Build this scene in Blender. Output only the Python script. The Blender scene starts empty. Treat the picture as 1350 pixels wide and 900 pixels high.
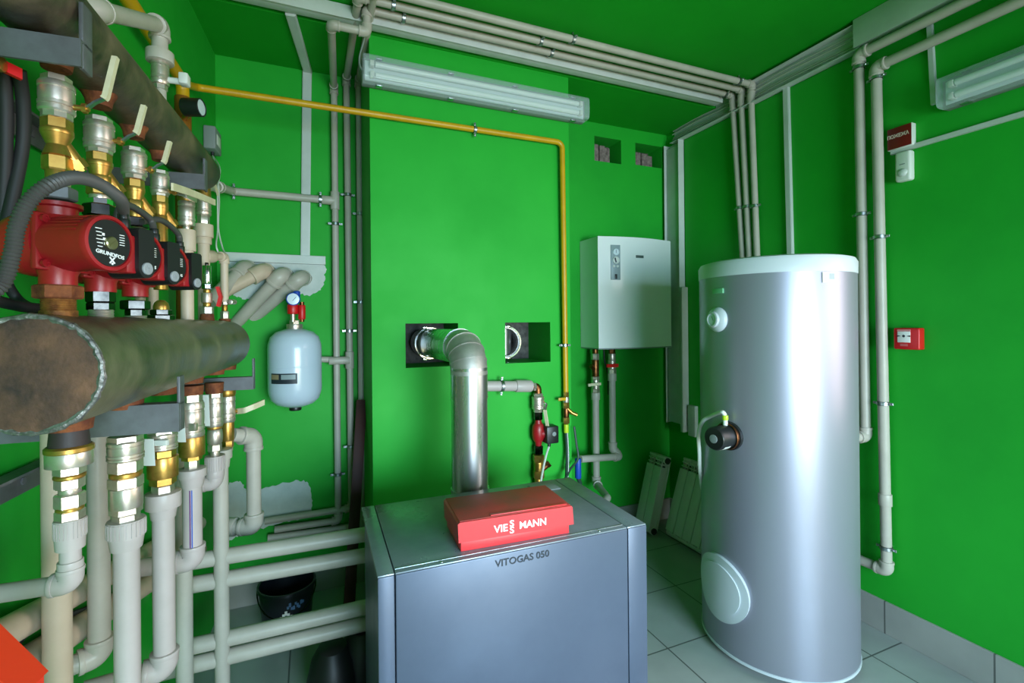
import bpy, bmesh, math, random
from mathutils import Vector, Matrix
V = Vector
random.seed(7)
SC = bpy.context.scene
COL = SC.collection

# ------------------------------------------------------------------ camera
F = 632.0; CX = 675.0; CY = 426.0
YAW = math.radians(22.75); ROLL = math.radians(0.52)
EYE = V((0, 0, 1.5))
FWD = V((math.sin(YAW), math.cos(YAW), 0))
RT0 = V((math.cos(YAW), -math.sin(YAW), 0))
UP0 = V((0, 0, 1))
RT = RT0 * math.cos(ROLL) - UP0 * math.sin(ROLL)
UP = UP0 * math.cos(ROLL) + RT0 * math.sin(ROLL)
cam_d = bpy.data.cameras.new('camera'); cam = bpy.data.objects.new('camera', cam_d)
COL.objects.link(cam); SC.camera = cam
cam_d.sensor_width = 36; cam_d.lens = F / 1350 * 36; cam_d.clip_start = 0.02
cam_d.shift_y = (CY - 450) / 1350
cam.matrix_world = Matrix.Translation(EYE) @ Matrix((RT, UP, -FWD)).transposed().to_4x4()

# measuring: where a line of sight meets a plane of the room
def ray(px, py): return FWD + RT * ((px - CX) / F) + UP * ((CY - py) / F)
def on(px, py, n, d):
    r = ray(px, py); t = (d - EYE.dot(n)) / r.dot(n); return EYE + r * t
XA, YA, ZA = V((1, 0, 0)), V((0, 1, 0)), V((0, 0, 1))
def onX(px, py, x): return on(px, py, XA, x)
def onY(px, py, y): return on(px, py, YA, y)
def onZ(px, py, z): return on(px, py, ZA, z)
DD = V((0.062, 0.998, 0)).normalized()      # run of the left wall and its manifolds
NN = V((DD.y, -DD.x, 0))                    # from the left wall into the room
def onL(px, py, x): return on(px, py, NN, x)
def L(x, s, z): return NN * x + DD * s + ZA * z
def depth(p): return (V(p) - EYE).dot(FWD)
def zat(p, py):
    q = V(p) - EYE; zc = q.dot(FWD); b = (CY - py) / F * zc
    return EYE.z + (b - math.sin(ROLL) * q.dot(RT0)) / math.cos(ROLL)
def rpx(p, w):
    q = V(p) - EYE; q.z = 0; zc = q.dot(FWD); return w * zc * (zc / q.length) / (2 * F)

# ------------------------------------------------------------------ mesh building
def frame(o, x=XA, y=YA, z=ZA):
    m = Matrix((V(x).normalized(), V(y).normalized(), V(z).normalized())).transposed().to_4x4()
    m.translation = V(o); return m
def axis_frame(o, z):
    z = V(z).normalized(); a = ZA if abs(z.z) < 0.9 else XA
    x = a.cross(z).normalized(); return frame(o, x, z.cross(x), z)
I4 = Matrix.Identity(4)

class MB:
    def __init__(s): s.bm = bmesh.new()
    def box(s, c, size, M=I4, bev=0.0, seg=2):
        g = bmesh.ops.create_cube(s.bm, size=1.0)
        vs = g['verts']
        for v in vs: v.co = V((v.co.x * size[0], v.co.y * size[1], v.co.z * size[2]))
        if bev:
            es = list({e for v in vs for e in v.link_edges})
            r = bmesh.ops.bevel(s.bm, geom=es, offset=bev, segments=seg, affect='EDGES', profile=0.5)
            vs = list({v for f in r['faces'] for v in f.verts} | {v for v in vs if v.is_valid})
        for v in vs: v.co = M @ (v.co + V(c))
        return s
    def slab(s, p0, p1, bev=0.0):
        p0, p1 = V(p0), V(p1); c = (p0 + p1) / 2; d = p1 - p0
        return s.box(c, (abs(d.x), abs(d.y), abs(d.z)), I4, bev)
    def lathe(s, prof, M=I4, seg=24, rot=0.0, closed=False):
        rings = []
        for r, z in prof:
            if r < 1e-6: rings.append([s.bm.verts.new(M @ V((0, 0, z)))])
            else: rings.append([s.bm.verts.new(M @ V((r * math.cos(rot + 2 * math.pi * k / seg), r * math.sin(rot + 2 * math.pi * k / seg), z))) for k in range(seg)])
        n = len(rings)
        for i in range(n if closed else n - 1):
            a, b = rings[i], rings[(i + 1) % n]
            for k in range(seg):
                k2 = (k + 1) % seg
                q = []
                for v in (a[k % len(a)], a[k2 % len(a)], b[k2 % len(b)], b[k % len(b)]):
                    if v not in q: q.append(v)
                if len(q) >= 3:
                    try: s.bm.faces.new(q)
                    except ValueError: pass
        if not closed:
            if len(rings[0]) > 1: s.bm.faces.new(list(reversed(rings[0])))
            if len(rings[-1]) > 1: s.bm.faces.new(rings[-1])
        return s
    def cyl(s, p0, p1, r, r2=None, seg=20, rot=0.0):
        p0, p1 = V(p0), V(p1); h = (p1 - p0).length; r2 = r if r2 is None else r2
        return s.lathe([(r, 0), (r2, h)], axis_frame(p0, p1 - p0), seg, rot)
    def can(s, p0, p1, r, b=0.002, seg=24, rot=0.0):      # cylinder with softened rims
        p0, p1 = V(p0), V(p1); h = (p1 - p0).length; b = min(b, h * .45, r * .45)
        return s.lathe([(r - b, 0), (r - b * .3, b * .3), (r, b), (r, h - b), (r - b * .3, h - b * .3), (r - b, h)], axis_frame(p0, p1 - p0), seg, rot)
    def ring(s, c, ax, r0, r1, w, seg=24):
        h = w / 2; return s.lathe([(r0, -h), (r1, -h), (r1, h), (r0, h)], axis_frame(c, ax), seg, closed=True)
    def ball(s, c, r, sc=(1, 1, 1), M=I4, seg=20, n=10):
        prof = [(r * math.sin(math.pi * i / n), -r * math.cos(math.pi * i / n)) for i in range(n + 1)]
        return s.lathe(prof, M @ Matrix.Translation(V(c)) @ Matrix.Diagonal(V((*sc, 1))), seg)
    def tube(s, pts, r, seg=12, bend=0.0, res=6):
        P = fillet([V(p) for p in pts], bend, res) if bend else [V(p) for p in pts]
        n = len(P); rad = r if isinstance(r, (list, tuple)) else [r] * n
        T = []
        for i in range(n):
            a = P[max(i - 1, 0)]; b = P[min(i + 1, n - 1)]
            if 0 < i < n - 1: t = (P[i] - a).normalized() + (b - P[i]).normalized()
            else: t = b - a
            T.append(t.normalized())
        u = (ZA if abs(T[0].z) < .9 else XA).cross(T[0]).normalized()
        rings = []
        for i in range(n):
            u = (u - T[i] * u.dot(T[i])).normalized(); w = T[i].cross(u)
            rings.append([s.bm.verts.new(P[i] + (u * math.cos(2 * math.pi * k / seg) + w * math.sin(2 * math.pi * k / seg)) * rad[i]) for k in range(seg)])
        for i in range(n - 1):
            for k in range(seg):
                k2 = (k + 1) % seg
                s.bm.faces.new((rings[i][k], rings[i][k2], rings[i + 1][k2], rings[i + 1][k]))
        s.bm.faces.new(list(reversed(rings[0]))); s.bm.faces.new(rings[-1])
        return s
    def strap(s, pts, W, w, t):        # a flat bar bent along a polyline
        P = [V(p) for p in pts]; W = V(W).normalized(); n = len(P); rows = []
        for i in range(n):
            a = P[max(i - 1, 0)]; b = P[min(i + 1, n - 1)]
            nn = (b - a).normalized().cross(W).normalized()
            rows.append([s.bm.verts.new(P[i] + W * (w / 2 * a_) + nn * (t / 2 * b_)) for a_, b_ in ((-1, -1), (1, -1), (1, 1), (-1, 1))])
        for i in range(n - 1):
            for k in range(4): s.bm.faces.new((rows[i][k], rows[i][(k + 1) % 4], rows[i + 1][(k + 1) % 4], rows[i + 1][k]))
        s.bm.faces.new(list(reversed(rows[0]))); s.bm.faces.new(rows[-1]); return s
    def prism(s, poly, M, h):          # polygon in local xy, thickness h along local z
        a = [s.bm.verts.new(M @ V((x, y, 0))) for x, y in poly]; b = [s.bm.verts.new(M @ V((x, y, h))) for x, y in poly]
        n = len(poly); s.bm.faces.new(list(reversed(a))); s.bm.faces.new(b)
        for i in range(n): s.bm.faces.new((a[i], a[(i + 1) % n], b[(i + 1) % n], b[i]))
        return s
    def quad(s, a, b, c, d): s.bm.faces.new([s.bm.verts.new(V(p)) for p in (a, b, c, d)]); return s
    def text(s, body, size, M, depth=0.0008, align='CENTER', bold=False, sx=1.0):
        cu = bpy.data.curves.new('t', 'FONT'); cu.body = body; cu.size = size; cu.extrude = depth; cu.align_x = align; cu.align_y = 'CENTER'
        cu.resolution_u = 3
        if bold: cu.offset = size * 0.02
        o = bpy.data.objects.new('t', cu); COL.objects.link(o)
        me = bpy.data.meshes.new_from_object(o.evaluated_get(bpy.context.evaluated_depsgraph_get()))
        me.transform(M @ Matrix.Diagonal(V((sx, 1, 1, 1)))); s.bm.from_mesh(me)
        bpy.data.objects.remove(o); bpy.data.curves.remove(cu); bpy.data.meshes.remove(me); return s
    def finish(s, name, m, off, flat=False):
        bm = s.bm
        bmesh.ops.recalc_face_normals(bm, faces=bm.faces[:])
        for f in bm.faces: f.smooth = not flat
        for e in bm.edges:
            if len(e.link_faces) == 2 and e.calc_face_angle(0) > math.radians(33): e.smooth = False
        for v in bm.verts: v.co -= off
        me = bpy.data.meshes.new(name); bm.to_mesh(me); bm.free(); me.materials.append(m)
        return bpy.data.objects.new(name, me)

def fillet(P, rad, res=6):
    out = [P[0]]
    for i in range(1, len(P) - 1):
        a, b, c = P[i - 1], P[i], P[i + 1]
        d1, d2 = (a - b), (c - b); l1, l2 = d1.length, d2.length; d1.normalize(); d2.normalize()
        ang = d1.angle(d2)
        if ang > math.radians(176): out.append(b); continue
        t = min(rad / math.tan(ang / 2), l1 * .49, l2 * .49); r = t * math.tan(ang / 2)
        bis = (d1 + d2).normalized(); cc = b + bis * (r / math.sin(ang / 2))
        s, e = b + d1 * t - cc, b + d2 * t - cc
        tot = s.angle(e)
        for k in range(res + 1):
            f = k / res
            out.append(cc + (s * math.sin((1 - f) * tot) + e * math.sin(f * tot)) / math.sin(tot))
    out.append(P[-1]); return out
def smooth_path(P, n=8):
    P = [V(p) for p in P]; Q = [P[0] * 2 - P[1]] + P + [P[-1] * 2 - P[-2]]; out = []
    for i in range(1, len(Q) - 2):
        p0, p1, p2, p3 = Q[i - 1:i + 3]
        for k in range(n):
            t = k / n
            out.append(0.5 * ((2 * p1) + (p2 - p0) * t + (2 * p0 - 5 * p1 + 4 * p2 - p3) * t * t + (3 * p1 - p0 - 3 * p2 + p3) * t ** 3))
    out.append(P[-1]); return out

def link(o, parent=None):
    COL.objects.link(o)
    if parent: o.parent = parent
    return o
class Thing:
    def __init__(s, name, label, cat, group=None, kind=None, plabel=None):
        s.name, s.label, s.cat, s.group, s.kind = name, label, cat, group, kind; s.parts = []
    def part(s, name, mb, m, parent=None, label=None, flat=False):
        s.parts.append([name, mb, m, parent, label, flat]); return len(s.parts) - 1
    def done(s):
        lo = V((1e9,) * 3); hi = V((-1e9,) * 3)
        for p in s.parts:
            for v in p[1].bm.verts:
                for k in range(3): lo[k] = min(lo[k], v.co[k]); hi[k] = max(hi[k], v.co[k])
        off = V(((lo.x + hi.x) / 2, (lo.y + hi.y) / 2, lo.z))
        if len(s.parts) == 1:
            n, mb, m, _, _, fl = s.parts[0]; root = link(mb.finish(s.name, m, off, fl))
        else:
            root = link(bpy.data.objects.new(s.name, None)); root.empty_display_size = .05
            objs = []
            for n, mb, m, par, lab, fl in s.parts:
                o = link(mb.finish(n, m, off, fl), objs[par] if par is not None else root)
                if lab: o['label'] = lab
                objs.append(o)
        root.location = off
        root['label'] = s.label; root['category'] = s.cat
        if s.group: root['group'] = s.group
        if s.kind: root['kind'] = s.kind
        s.root = root; return root
def solo(name, label, cat, mb, m, group=None, kind=None, flat=False):
    t = Thing(name, label, cat, group, kind); t.part(name, mb, m, flat=flat); return t.done()
def struct(name, mb, m, parent=None, label=None, flat=True):
    o = link(mb.finish(name, m, V((0, 0, 0)), flat), parent)
    if parent is None:
        o['kind'] = 'structure'
    if label: o['label'] = label
    return o

# ------------------------------------------------------------------ materials
def lin(c): return tuple(((x / 255) / 12.92 if x / 255 <= .04045 else ((x / 255 + .055) / 1.055) ** 2.4) for x in c)
MATS = {}
def mat(name, c, rough=.5, metal=0.0, c2=None, scale=8.0, bump=0.0, bscale=40.0, spec=.5, coat=0.0, lo=.35, hi=.7, detail=6.0, stretch=None, rvar=0.0):
    m = bpy.data.materials.new(name); m.use_nodes = True; nt = m.node_tree; b = nt.nodes['Principled BSDF']
    b.inputs['Base Color'].default_value = (*lin(c), 1); b.inputs['Roughness'].default_value = rough; b.inputs['Metallic'].default_value = metal
    b.inputs['Specular IOR Level'].default_value = spec; b.inputs['Coat Weight'].default_value = coat
    N = nt.nodes.new
    if c2 or bump or rvar:
        tc = N('ShaderNodeNewGeometry'); mp = N('ShaderNodeMapping'); nt.links.new(tc.outputs['Position'], mp.inputs[0])
        if stretch: mp.inputs['Scale'].default_value = stretch
    if c2 or rvar:
        no = N('ShaderNodeTexNoise'); no.inputs['Scale'].default_value = scale; no.inputs['Detail'].default_value = detail; no.inputs['Roughness'].default_value = .6
        nt.links.new(mp.outputs[0], no.inputs[0])
    if c2:
        cr = N('ShaderNodeValToRGB'); cr.color_ramp.elements[0].position = lo; cr.color_ramp.elements[1].position = hi
        cr.color_ramp.elements[0].color = (*lin(c), 1); cr.color_ramp.elements[1].color = (*lin(c2), 1)
        nt.links.new(no.outputs[0], cr.inputs[0]); nt.links.new(cr.outputs[0], b.inputs['Base Color'])
    if rvar:
        mr = N('ShaderNodeMapRange'); mr.inputs['From Min'].default_value = .3; mr.inputs['From Max'].default_value = .7
        mr.inputs['To Min'].default_value = max(0, rough - rvar); mr.inputs['To Max'].default_value = min(1, rough + rvar)
        nt.links.new(no.outputs[0], mr.inputs[0]); nt.links.new(mr.outputs[0], b.inputs['Roughness'])
    if bump:
        nb = N('ShaderNodeTexNoise'); nb.inputs['Scale'].default_value = bscale; nb.inputs['Detail'].default_value = 4
        bp = N('ShaderNodeBump'); bp.inputs['Strength'].default_value = bump; bp.inputs['Distance'].default_value = .004
        nt.links.new(mp.outputs[0], nb.inputs[0]); nt.links.new(nb.outputs[0], bp.inputs['Height']); nt.links.new(bp.outputs[0], b.inputs['Normal'])
    MATS[name] = m; return m
GREEN = mat('green_paint', (27, 168, 42), .6, c2=(20, 157, 38), scale=2.2, bump=.12, bscale=30, spec=.35, rvar=.06)
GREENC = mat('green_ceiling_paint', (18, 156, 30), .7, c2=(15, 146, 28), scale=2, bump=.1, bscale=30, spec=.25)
PLASTER = mat('white_plaster', (205, 208, 203), .85, c2=(188, 194, 188), scale=14, bump=.25, bscale=60)
CONCRETE = mat('bare_concrete', (96, 92, 88), .95, c2=(58, 54, 52), scale=30, bump=.6, bscale=60)
PPR = mat('grey_ppr_plastic', (184, 176, 164), .4, c2=(172, 164, 152), scale=10, spec=.4)
PPRW = mat('pale_ppr_plastic', (186, 172, 168), .4, c2=(176, 163, 158), scale=10, spec=.4)
PPRC = mat('cream_ppr_plastic', (204, 182, 160), .42, c2=(190, 168, 146), scale=8, spec=.4)
WHITEP = mat('white_plastic', (215, 215, 208), .45)
CREAMP = mat('cream_sleeve', (226, 214, 180), .45, c2=(206, 192, 158), scale=20)
TRUNK = mat('grey_white_trunking', (206, 208, 204), .45, c2=(190, 194, 188), scale=6)
NICKEL = mat('nickel_plate', (222, 208, 196), .36, .82, c2=(196, 178, 162), scale=40, rvar=.08)
CHROME = mat('chrome', (222, 220, 216), .12, 1.0)
BRASS = mat('brass', (206, 160, 84), .36, .85, c2=(170, 122, 56), scale=35, rvar=.08)
COPPER = mat('old_brass', (150, 96, 60), .4, 1.0, c2=(112, 66, 42), scale=40)
GALV = mat('galvanised_steel', (190, 194, 196), .35, 1.0, c2=(165, 170, 174), scale=60)
DSTEEL = mat('grey_painted_steel', (112, 112, 116), .5, .35, c2=(92, 90, 92), scale=18, bump=.1)
BSTEEL = mat('blackened_nut_steel', (52, 48, 46), .22, 1.0, c2=(86, 80, 76), scale=40)
RUST = mat('rust', (96, 46, 28), .8, .2, c2=(150, 84, 44), scale=45, bump=.5, bscale=140, detail=10)
RUSTNUT = mat('rusty_brass', (120, 72, 40), .6, .6, c2=(176, 118, 56), scale=60, bump=.4, bscale=160)
PIPE_UP = mat('raw_steel_brown', (66, 58, 48), .5, .4, c2=(142, 122, 98), scale=9, bump=.25, bscale=70, detail=12, lo=.38, hi=.68, rvar=.14)
PIPE_LO = mat('raw_steel_olive', (84, 82, 60), .42, .4, c2=(150, 140, 112), scale=9, bump=.2, bscale=60, detail=12, lo=.35, hi=.72, rvar=.14)
CAPM = mat('rusted_steel_plate', (60, 46, 42), .7, .3, c2=(128, 88, 66), scale=12, bump=.4, bscale=90, detail=12, lo=.38, hi=.72)
WELD = mat('weld_bead', (150, 146, 142), .45, .6, c2=(84, 78, 76), scale=80, bump=.6, bscale=160)
REDCAST = mat('red_pump_enamel', (164, 22, 30), .38, c2=(140, 18, 26), scale=12, spec=.5, bump=.06, bscale=120)
BLACKP = mat('black_plastic', (26, 27, 28), .4)
RUBBER = mat('black_rubber', (30, 29, 30), .62)
HOSEG = mat('dark_grey_conduit', (72, 68, 66), .5)
SCREWM = mat('grey_screw_plastic', (150, 152, 156), .45)
REDPL = mat('red_lever_plastic', (208, 22, 24), .4)
YELLOW = mat('yellow_gas_paint', (206, 158, 14), .4, c2=(190, 140, 10), scale=12, spec=.5)
BROWNY = mat('brown_yellow_paint', (150, 96, 20), .5, c2=(116, 66, 20), scale=10, stretch=(6, 6, .6))
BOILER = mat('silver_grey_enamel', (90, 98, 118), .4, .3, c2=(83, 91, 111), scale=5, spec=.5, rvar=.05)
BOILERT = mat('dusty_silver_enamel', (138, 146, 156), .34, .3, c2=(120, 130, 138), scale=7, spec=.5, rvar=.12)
TANK = mat('silver_jacket', (150, 150, 164), .4, .55, spec=.5)
TANKCAP = mat('pale_tank_cap', (190, 196, 202), .4)
REDBOX = mat('red_box_enamel', (232, 62, 66), .38, c2=(224, 54, 60), scale=8)
REDTOP = mat('dusty_red_enamel', (196, 62, 58), .6, c2=(140, 70, 62), scale=9, lo=.4, hi=.75)
INK = mat('dark_ink', (40, 46, 56), .5)
WHITEINK = mat('white_ink', (245, 245, 245), .5)
STAIN = mat('stainless_flue', (206, 204, 204), .3, .95, c2=(182, 180, 182), scale=5, stretch=(8, 8, .5), rvar=.08)
BOILW = mat('white_boiler_enamel', (236, 236, 234), .22, spec=.55, coat=.3)
PANEL = mat('grey_control_panel', (148, 160, 164), .4)
TANKW = mat('white_vessel_enamel', (198, 210, 226), .3, spec=.5, coat=.3)
SIGNR = mat('dark_red_sign', (110, 8, 20), .35)
FIRER = mat('fire_red_plastic', (200, 18, 24), .35)
RADW = mat('white_radiator_enamel', (208, 206, 198), .4)
BLUEP = mat('blue_plastic', (24, 70, 170), .45)
HOSEB = mat('dark_striped_hose', (44, 66, 56), .5)
GREYD = mat('mid_grey_plastic', (128, 134, 134), .5)
GLASSD = mat('pale_dial', (206, 218, 224), .2, spec=.6)
BOARD = mat('dark_red_board', (72, 22, 18), .6, c2=(52, 16, 14), scale=10)
SACK = mat('black_sack_plastic', (16, 16, 16), .5)
TAG = mat('paper_tag', (232, 230, 226), .7)
PURPLE = mat('purple_stripe', (104, 30, 112), .45)
DARKB = mat('dark_bucket_plastic', (22, 26, 34), .4)
LAMPB = mat('lamp_tray', (206, 216, 218), .45)
TUBEM = mat('fluorescent_tube_glass', (226, 230, 228), .25)
def glassy(name, c, a, rough=.12):
    m = mat(name, c, rough, spec=.6); nt = m.node_tree; b = nt.nodes['Principled BSDF']
    tr = nt.nodes.new('ShaderNodeBsdfTransparent'); mx = nt.nodes.new('ShaderNodeMixShader'); mx.inputs[0].default_value = a
    nt.links.new(tr.outputs[0], mx.inputs[1]); nt.links.new(b.outputs[0], mx.inputs[2]); nt.links.new(mx.outputs[0], nt.nodes['Material Output'].inputs[0]); return m
COVER = glassy('clear_lamp_cover', (206, 224, 226), .30, .18)
def tile_mat(name, c, gc, sx, sy, ox=0, oy=0, axes='xy', rough=.3):
    m = mat(name, c, rough); nt = m.node_tree; b = nt.nodes['Principled BSDF']; N = nt.nodes.new
    g = N('ShaderNodeNewGeometry'); sp = N('ShaderNodeSeparateXYZ'); cb = N('ShaderNodeCombineXYZ'); nt.links.new(g.outputs['Position'], sp.inputs[0])
    nt.links.new(sp.outputs[axes[0].upper()], cb.inputs[0]); nt.links.new(sp.outputs[axes[1].upper()], cb.inputs[1])
    mp = N('ShaderNodeMapping'); mp.inputs['Location'].default_value = (ox, oy, 0); nt.links.new(cb.outputs[0], mp.inputs[0])
    br = N('ShaderNodeTexBrick'); br.offset = 0; br.inputs['Scale'].default_value = 1; br.inputs['Brick Width'].default_value = sx; br.inputs['Row Height'].default_value = sy
    br.inputs['Mortar Size'].default_value = .0035; br.inputs['Color1'].default_value = (*lin(c), 1); br.inputs['Color2'].default_value = (*lin([x * .96 for x in c]), 1); br.inputs['Mortar'].default_value = (*lin(gc), 1)
    nt.links.new(mp.outputs[0], br.inputs[0])
    no = N('ShaderNodeTexNoise'); no.inputs['Scale'].default_value = 5; no.inputs['Detail'].default_value = 8; nt.links.new(g.outputs['Position'], no.inputs[0])
    mx = N('ShaderNodeMix'); mx.data_type = 'RGBA'; mx.blend_type = 'MULTIPLY'; mx.inputs['Factor'].default_value = .35
    nt.links.new(br.outputs[0], mx.inputs['A']); nt.links.new(no.outputs[0], mx.inputs['B']); nt.links.new(mx.outputs['Result'], b.inputs['Base Color'])
    return m
FLOORM = tile_mat('grey_floor_tile', (178, 182, 180), (96, 100, 98), .40, .40, .1, .24)
BASEX = tile_mat('grey_skirting_tile_long', (176, 174, 170), (104, 104, 102), .40, .40, .17, .2, 'yz')
BASEY = tile_mat('grey_skirting_tile', (176, 174, 170), (104, 104, 102), .40, .40, .17, .2, 'xz')
# ================================================================== ROOM
XR = 2.53; YB = 2.93; ZC = 2.98; YC = 2.45; ZS = 2.93; YF = -2.2; XW = -0.635
CXL, CXR = 0.276, 1.397
def wall(name, o, u, v, n, U, Vv, holes, th, m, hm=None, back=None):
    """wall face o + u*U + v*V facing n, with rectangular recesses (u0,u1,v0,v1,depth)"""
    o, u, v, n = V(o), V(u), V(v), V(n)
    us = sorted({0, U, *[h[0] for h in holes], *[h[1] for h in holes]}); vs = sorted({0, Vv, *[h[2] for h in holes], *[h[3] for h in holes]})
    P = lambda a, b, d=0: o + u * a + v * b - n * d
    mb = MB()
    for i in range(len(us) - 1):
        for j in range(len(vs) - 1):
            a, b = (us[i] + us[i + 1]) / 2, (vs[j] + vs[j + 1]) / 2
            if not any(h[0] < a < h[1] and h[2] < b < h[3] for h in holes):
                mb.quad(P(us[i], vs[j]), P(us[i + 1], vs[j]), P(us[i + 1], vs[j + 1]), P(us[i], vs[j + 1]))
    bk = MB()
    for a0, a1, b0, b1, d in holes:
        for (c0, c1) in (((a0, b0), (a1, b0)), ((a1, b0), (a1, b1)), ((a1, b1), (a0, b1)), ((a0, b1), (a0, b0))):
            mb.quad(P(*c0), P(*c1), P(*c1, d), P(*c0, d))
        bk.quad(P(a0, b0, d), P(a1, b0, d), P(a1, b1, d), P(a0, b1, d))
    for (c0, c1) in (((0, 0), (U, 0)), ((U, 0), (U, Vv)), ((U, Vv), (0, Vv)), ((0, Vv), (0, 0))):
        mb.quad(P(*c0), P(*c1), P(*c1, th), P(*c0, th))
    mb.quad(P(0, 0, th), P(U, 0, th), P(U, Vv, th), P(0, Vv, th))
    bmesh.ops.remove_doubles(mb.bm, verts=mb.bm.verts[:], dist=1e-5)
    w = struct(name, mb, m)
    if holes: struct('recess_lining', bk, back or CONCRETE, w, 'bare grey masonry inside the square openings')
    return w
mb = MB(); mb.slab((-.95, YF, -.12), (XR + .15, YB + .15, 0)); floor_o = struct('floor', mb, FLOORM)
mb = MB(); mb.slab((-.95, YF, ZC), (XR + .15, YB + .15, ZC + .15)); struct('ceiling', mb, GREENC)
mb = MB(); mb.slab((-.62, 2.44, ZS), (XR - .001, YB - .001, ZC + .02)); struct('ceiling_soffit', mb, GREENC)
# left wall (skewed), right wall, back wall with two vent openings, chimney breast with two flue openings
a = L(XW, YF, 0); b = L(XW, 2.97, 0)
wall('wall_left', a, DD, ZA, NN, (b - a).length, ZC, [], .12, GREEN)
WY0, WY1, WZ0, WZ1 = -.45, .86, .95, 2.25          # window in the right wall, beside the camera
mb = MB(); mb.slab((XR, YF, 0), (XR + .12, WY0, ZC)); mb.slab((XR, WY1, 0), (XR + .12, YB, ZC)); mb.slab((XR, WY0, 0), (XR + .12, WY1, WZ0)); mb.slab((XR, WY0, WZ1), (XR + .12, WY1, ZC))
wall_r = struct('wall_right', mb, GREEN)
mb = MB()
for y in (WY0 + .03, (WY0 + WY1) / 2, WY1 - .03): mb.slab((XR + .05, y - .03, WZ0), (XR + .10, y + .03, WZ1), .004)
for z in (WZ0 + .03, WZ1 - .03): mb.slab((XR + .054, WY0, z - .029), (XR + .096, WY1, z + .029), .004)
struct('window_1', mb, WHITEP)
def hole(x0, y0, x1, y1, Y, ox, d):
    p, q = onY(x0, y0, Y), onY(x1, y1, Y); return (p.x - ox, q.x - ox, q.z, p.z, d)
bx = -.62
wall_b = wall('wall_back', (bx, YB, 0), XA, ZA, -YA, XR - bx, ZC, [hole(783.5, 179, 819, 216.5, YB, bx, .16), hole(837.5, 188, 872.5, 222, YB, bx, .16)], .3, GREEN, back=CONCRETE)
H1 = hole(534.4, 426.4, 604.4, 482, YC, CXL, .3); H2 = hole(665.8, 425, 725.8, 476.5, YC, CXL, .3)
wall('wall_chimney', (CXL, YC, 0), XA, ZA, -YA, CXR - CXL, ZS, [H1, H2], YB - YC, GREEN)
mb = MB(); mb.slab((XR - .012, YF, 0), (XR, YB, .155), .002); struct('baseboard_right', mb, BASEX)
mb = MB(); mb.slab((CXR, YB - .012, 0), (XR - .012, YB, .155), .002); mb.slab((-.44, YB - .012, 0), (CXL, YB, .155), .002); struct('baseboard_back', mb, BASEY)
# rubble in the two vent openings: brick edge seen inside each
mb = MB()
for (x0, y0, x1, y1) in ((783.5, 188, 806, 216), (839, 199, 862, 221.5)):
    p, q = onY(x0, y0, YB + .06), onY(x1, y1, YB + .06)
    for k in range(3):
        w = (q.x - p.x) / 3
        mb.box((p.x + w * (k + .5), YB + .11, (p.z + q.z) / 2 - .004 * k), (w * .92, .07 + .02 * (k % 2), (p.z - q.z) * (1 - .06 * k)), I4, .006)
struct('rubble', mb, mat('pale_rubble', (150, 132, 128), .95, c2=(92, 78, 76), scale=40, bump=.8, bscale=90), wall_b)
# ragged patches of bare white plaster on the back wall
def patch(pts, seed):
    rnd = random.Random(seed); P = [onY(x, y, YB) for x, y in pts]; P = smooth_path(P + [P[0]], 7)[:-1]
    mbp = MB(); poly = [(p.x + rnd.uniform(-.006, .006), p.z + rnd.uniform(-.006, .006)) for p in P]
    mbp.prism(poly, frame((0, YB, 0), XA, ZA, -YA), .003); return mbp
struct('plaster_patch', patch([(300, 340), (360, 343), (424, 347), (428, 362), (424, 380), (408, 389), (392, 387), (372, 392), (340, 396), (318, 392), (304, 382)], 1), PLASTER, wall_b, 'ragged white plaster patch around the four pipe elbows')
struct('plaster_patch', patch([(340, 645), (372, 637), (396, 633), (407, 640), (411, 660), (406, 680), (370, 688), (340, 694)], 2), PLASTER, wall_b, 'ragged white plaster patch low behind the grey elbow pipe')
struct('plaster_patch', patch([(296, 640), (314, 634), (324, 648), (326, 690), (310, 708), (294, 706)], 3), PLASTER, wall_b, 'narrow white plaster patch beside the ribbed pipe collar')
mb = patch([(908, 532), (918, 528), (926, 536), (927, 566), (918, 574), (908, 570)], 5)

# ================================================================== common fittings
def clip_on(T, c, along, out, r, reach, ears=True):
    """pipe clip: rubber-lined steel band round a pipe at c, ears with screws across, foot to the wall"""
    along = V(along).normalized(); out = V(out).normalized(); side = along.cross(out).normalized()
    m = MB(); m.ring(c, along, r * 1.02 + .001, r * 1.02 + .0035, .014, 20)
    for sgn in (-1, 1):
        e = V(c) + side * sgn * (r + .011)
        m.box((0, 0, 0), (.020, .012, .007), frame(e, side, along, out), .001, 1)
        m.lathe([(.0045, 0), (.0045, .004), (.003, .0055)], axis_frame(e + out * .0035, out), 6)
    m.cyl(V(c) - out * (r + .003), V(c) - out * max(reach, r + .004), .004, seg=8)
    i = T.part('pipe_clip', m, GALV)
    m = MB(); m.ring(c, along, r * .99, r * 1.02 + .0012, .018, 20); T.part('rubber_liner', m, RUBBER, i)
def elbow_mb(p, d1, d2, r, k=1.26, legs=1.9, rib=True):
    d1, d2 = V(d1).normalized(), V(d2).normalized(); R = r * k
    m = MB(); m.tube([V(p) + d1 * r * legs, V(p), V(p) + d2 * r * legs], R, 18, R * 1.15, 7)
    if rib:
        for d in (d1, d2): m.can(V(p) + d * r * (legs - .35), V(p) + d * r * (legs + .12), R * 1.06, .001, 20)
    return m
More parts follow.
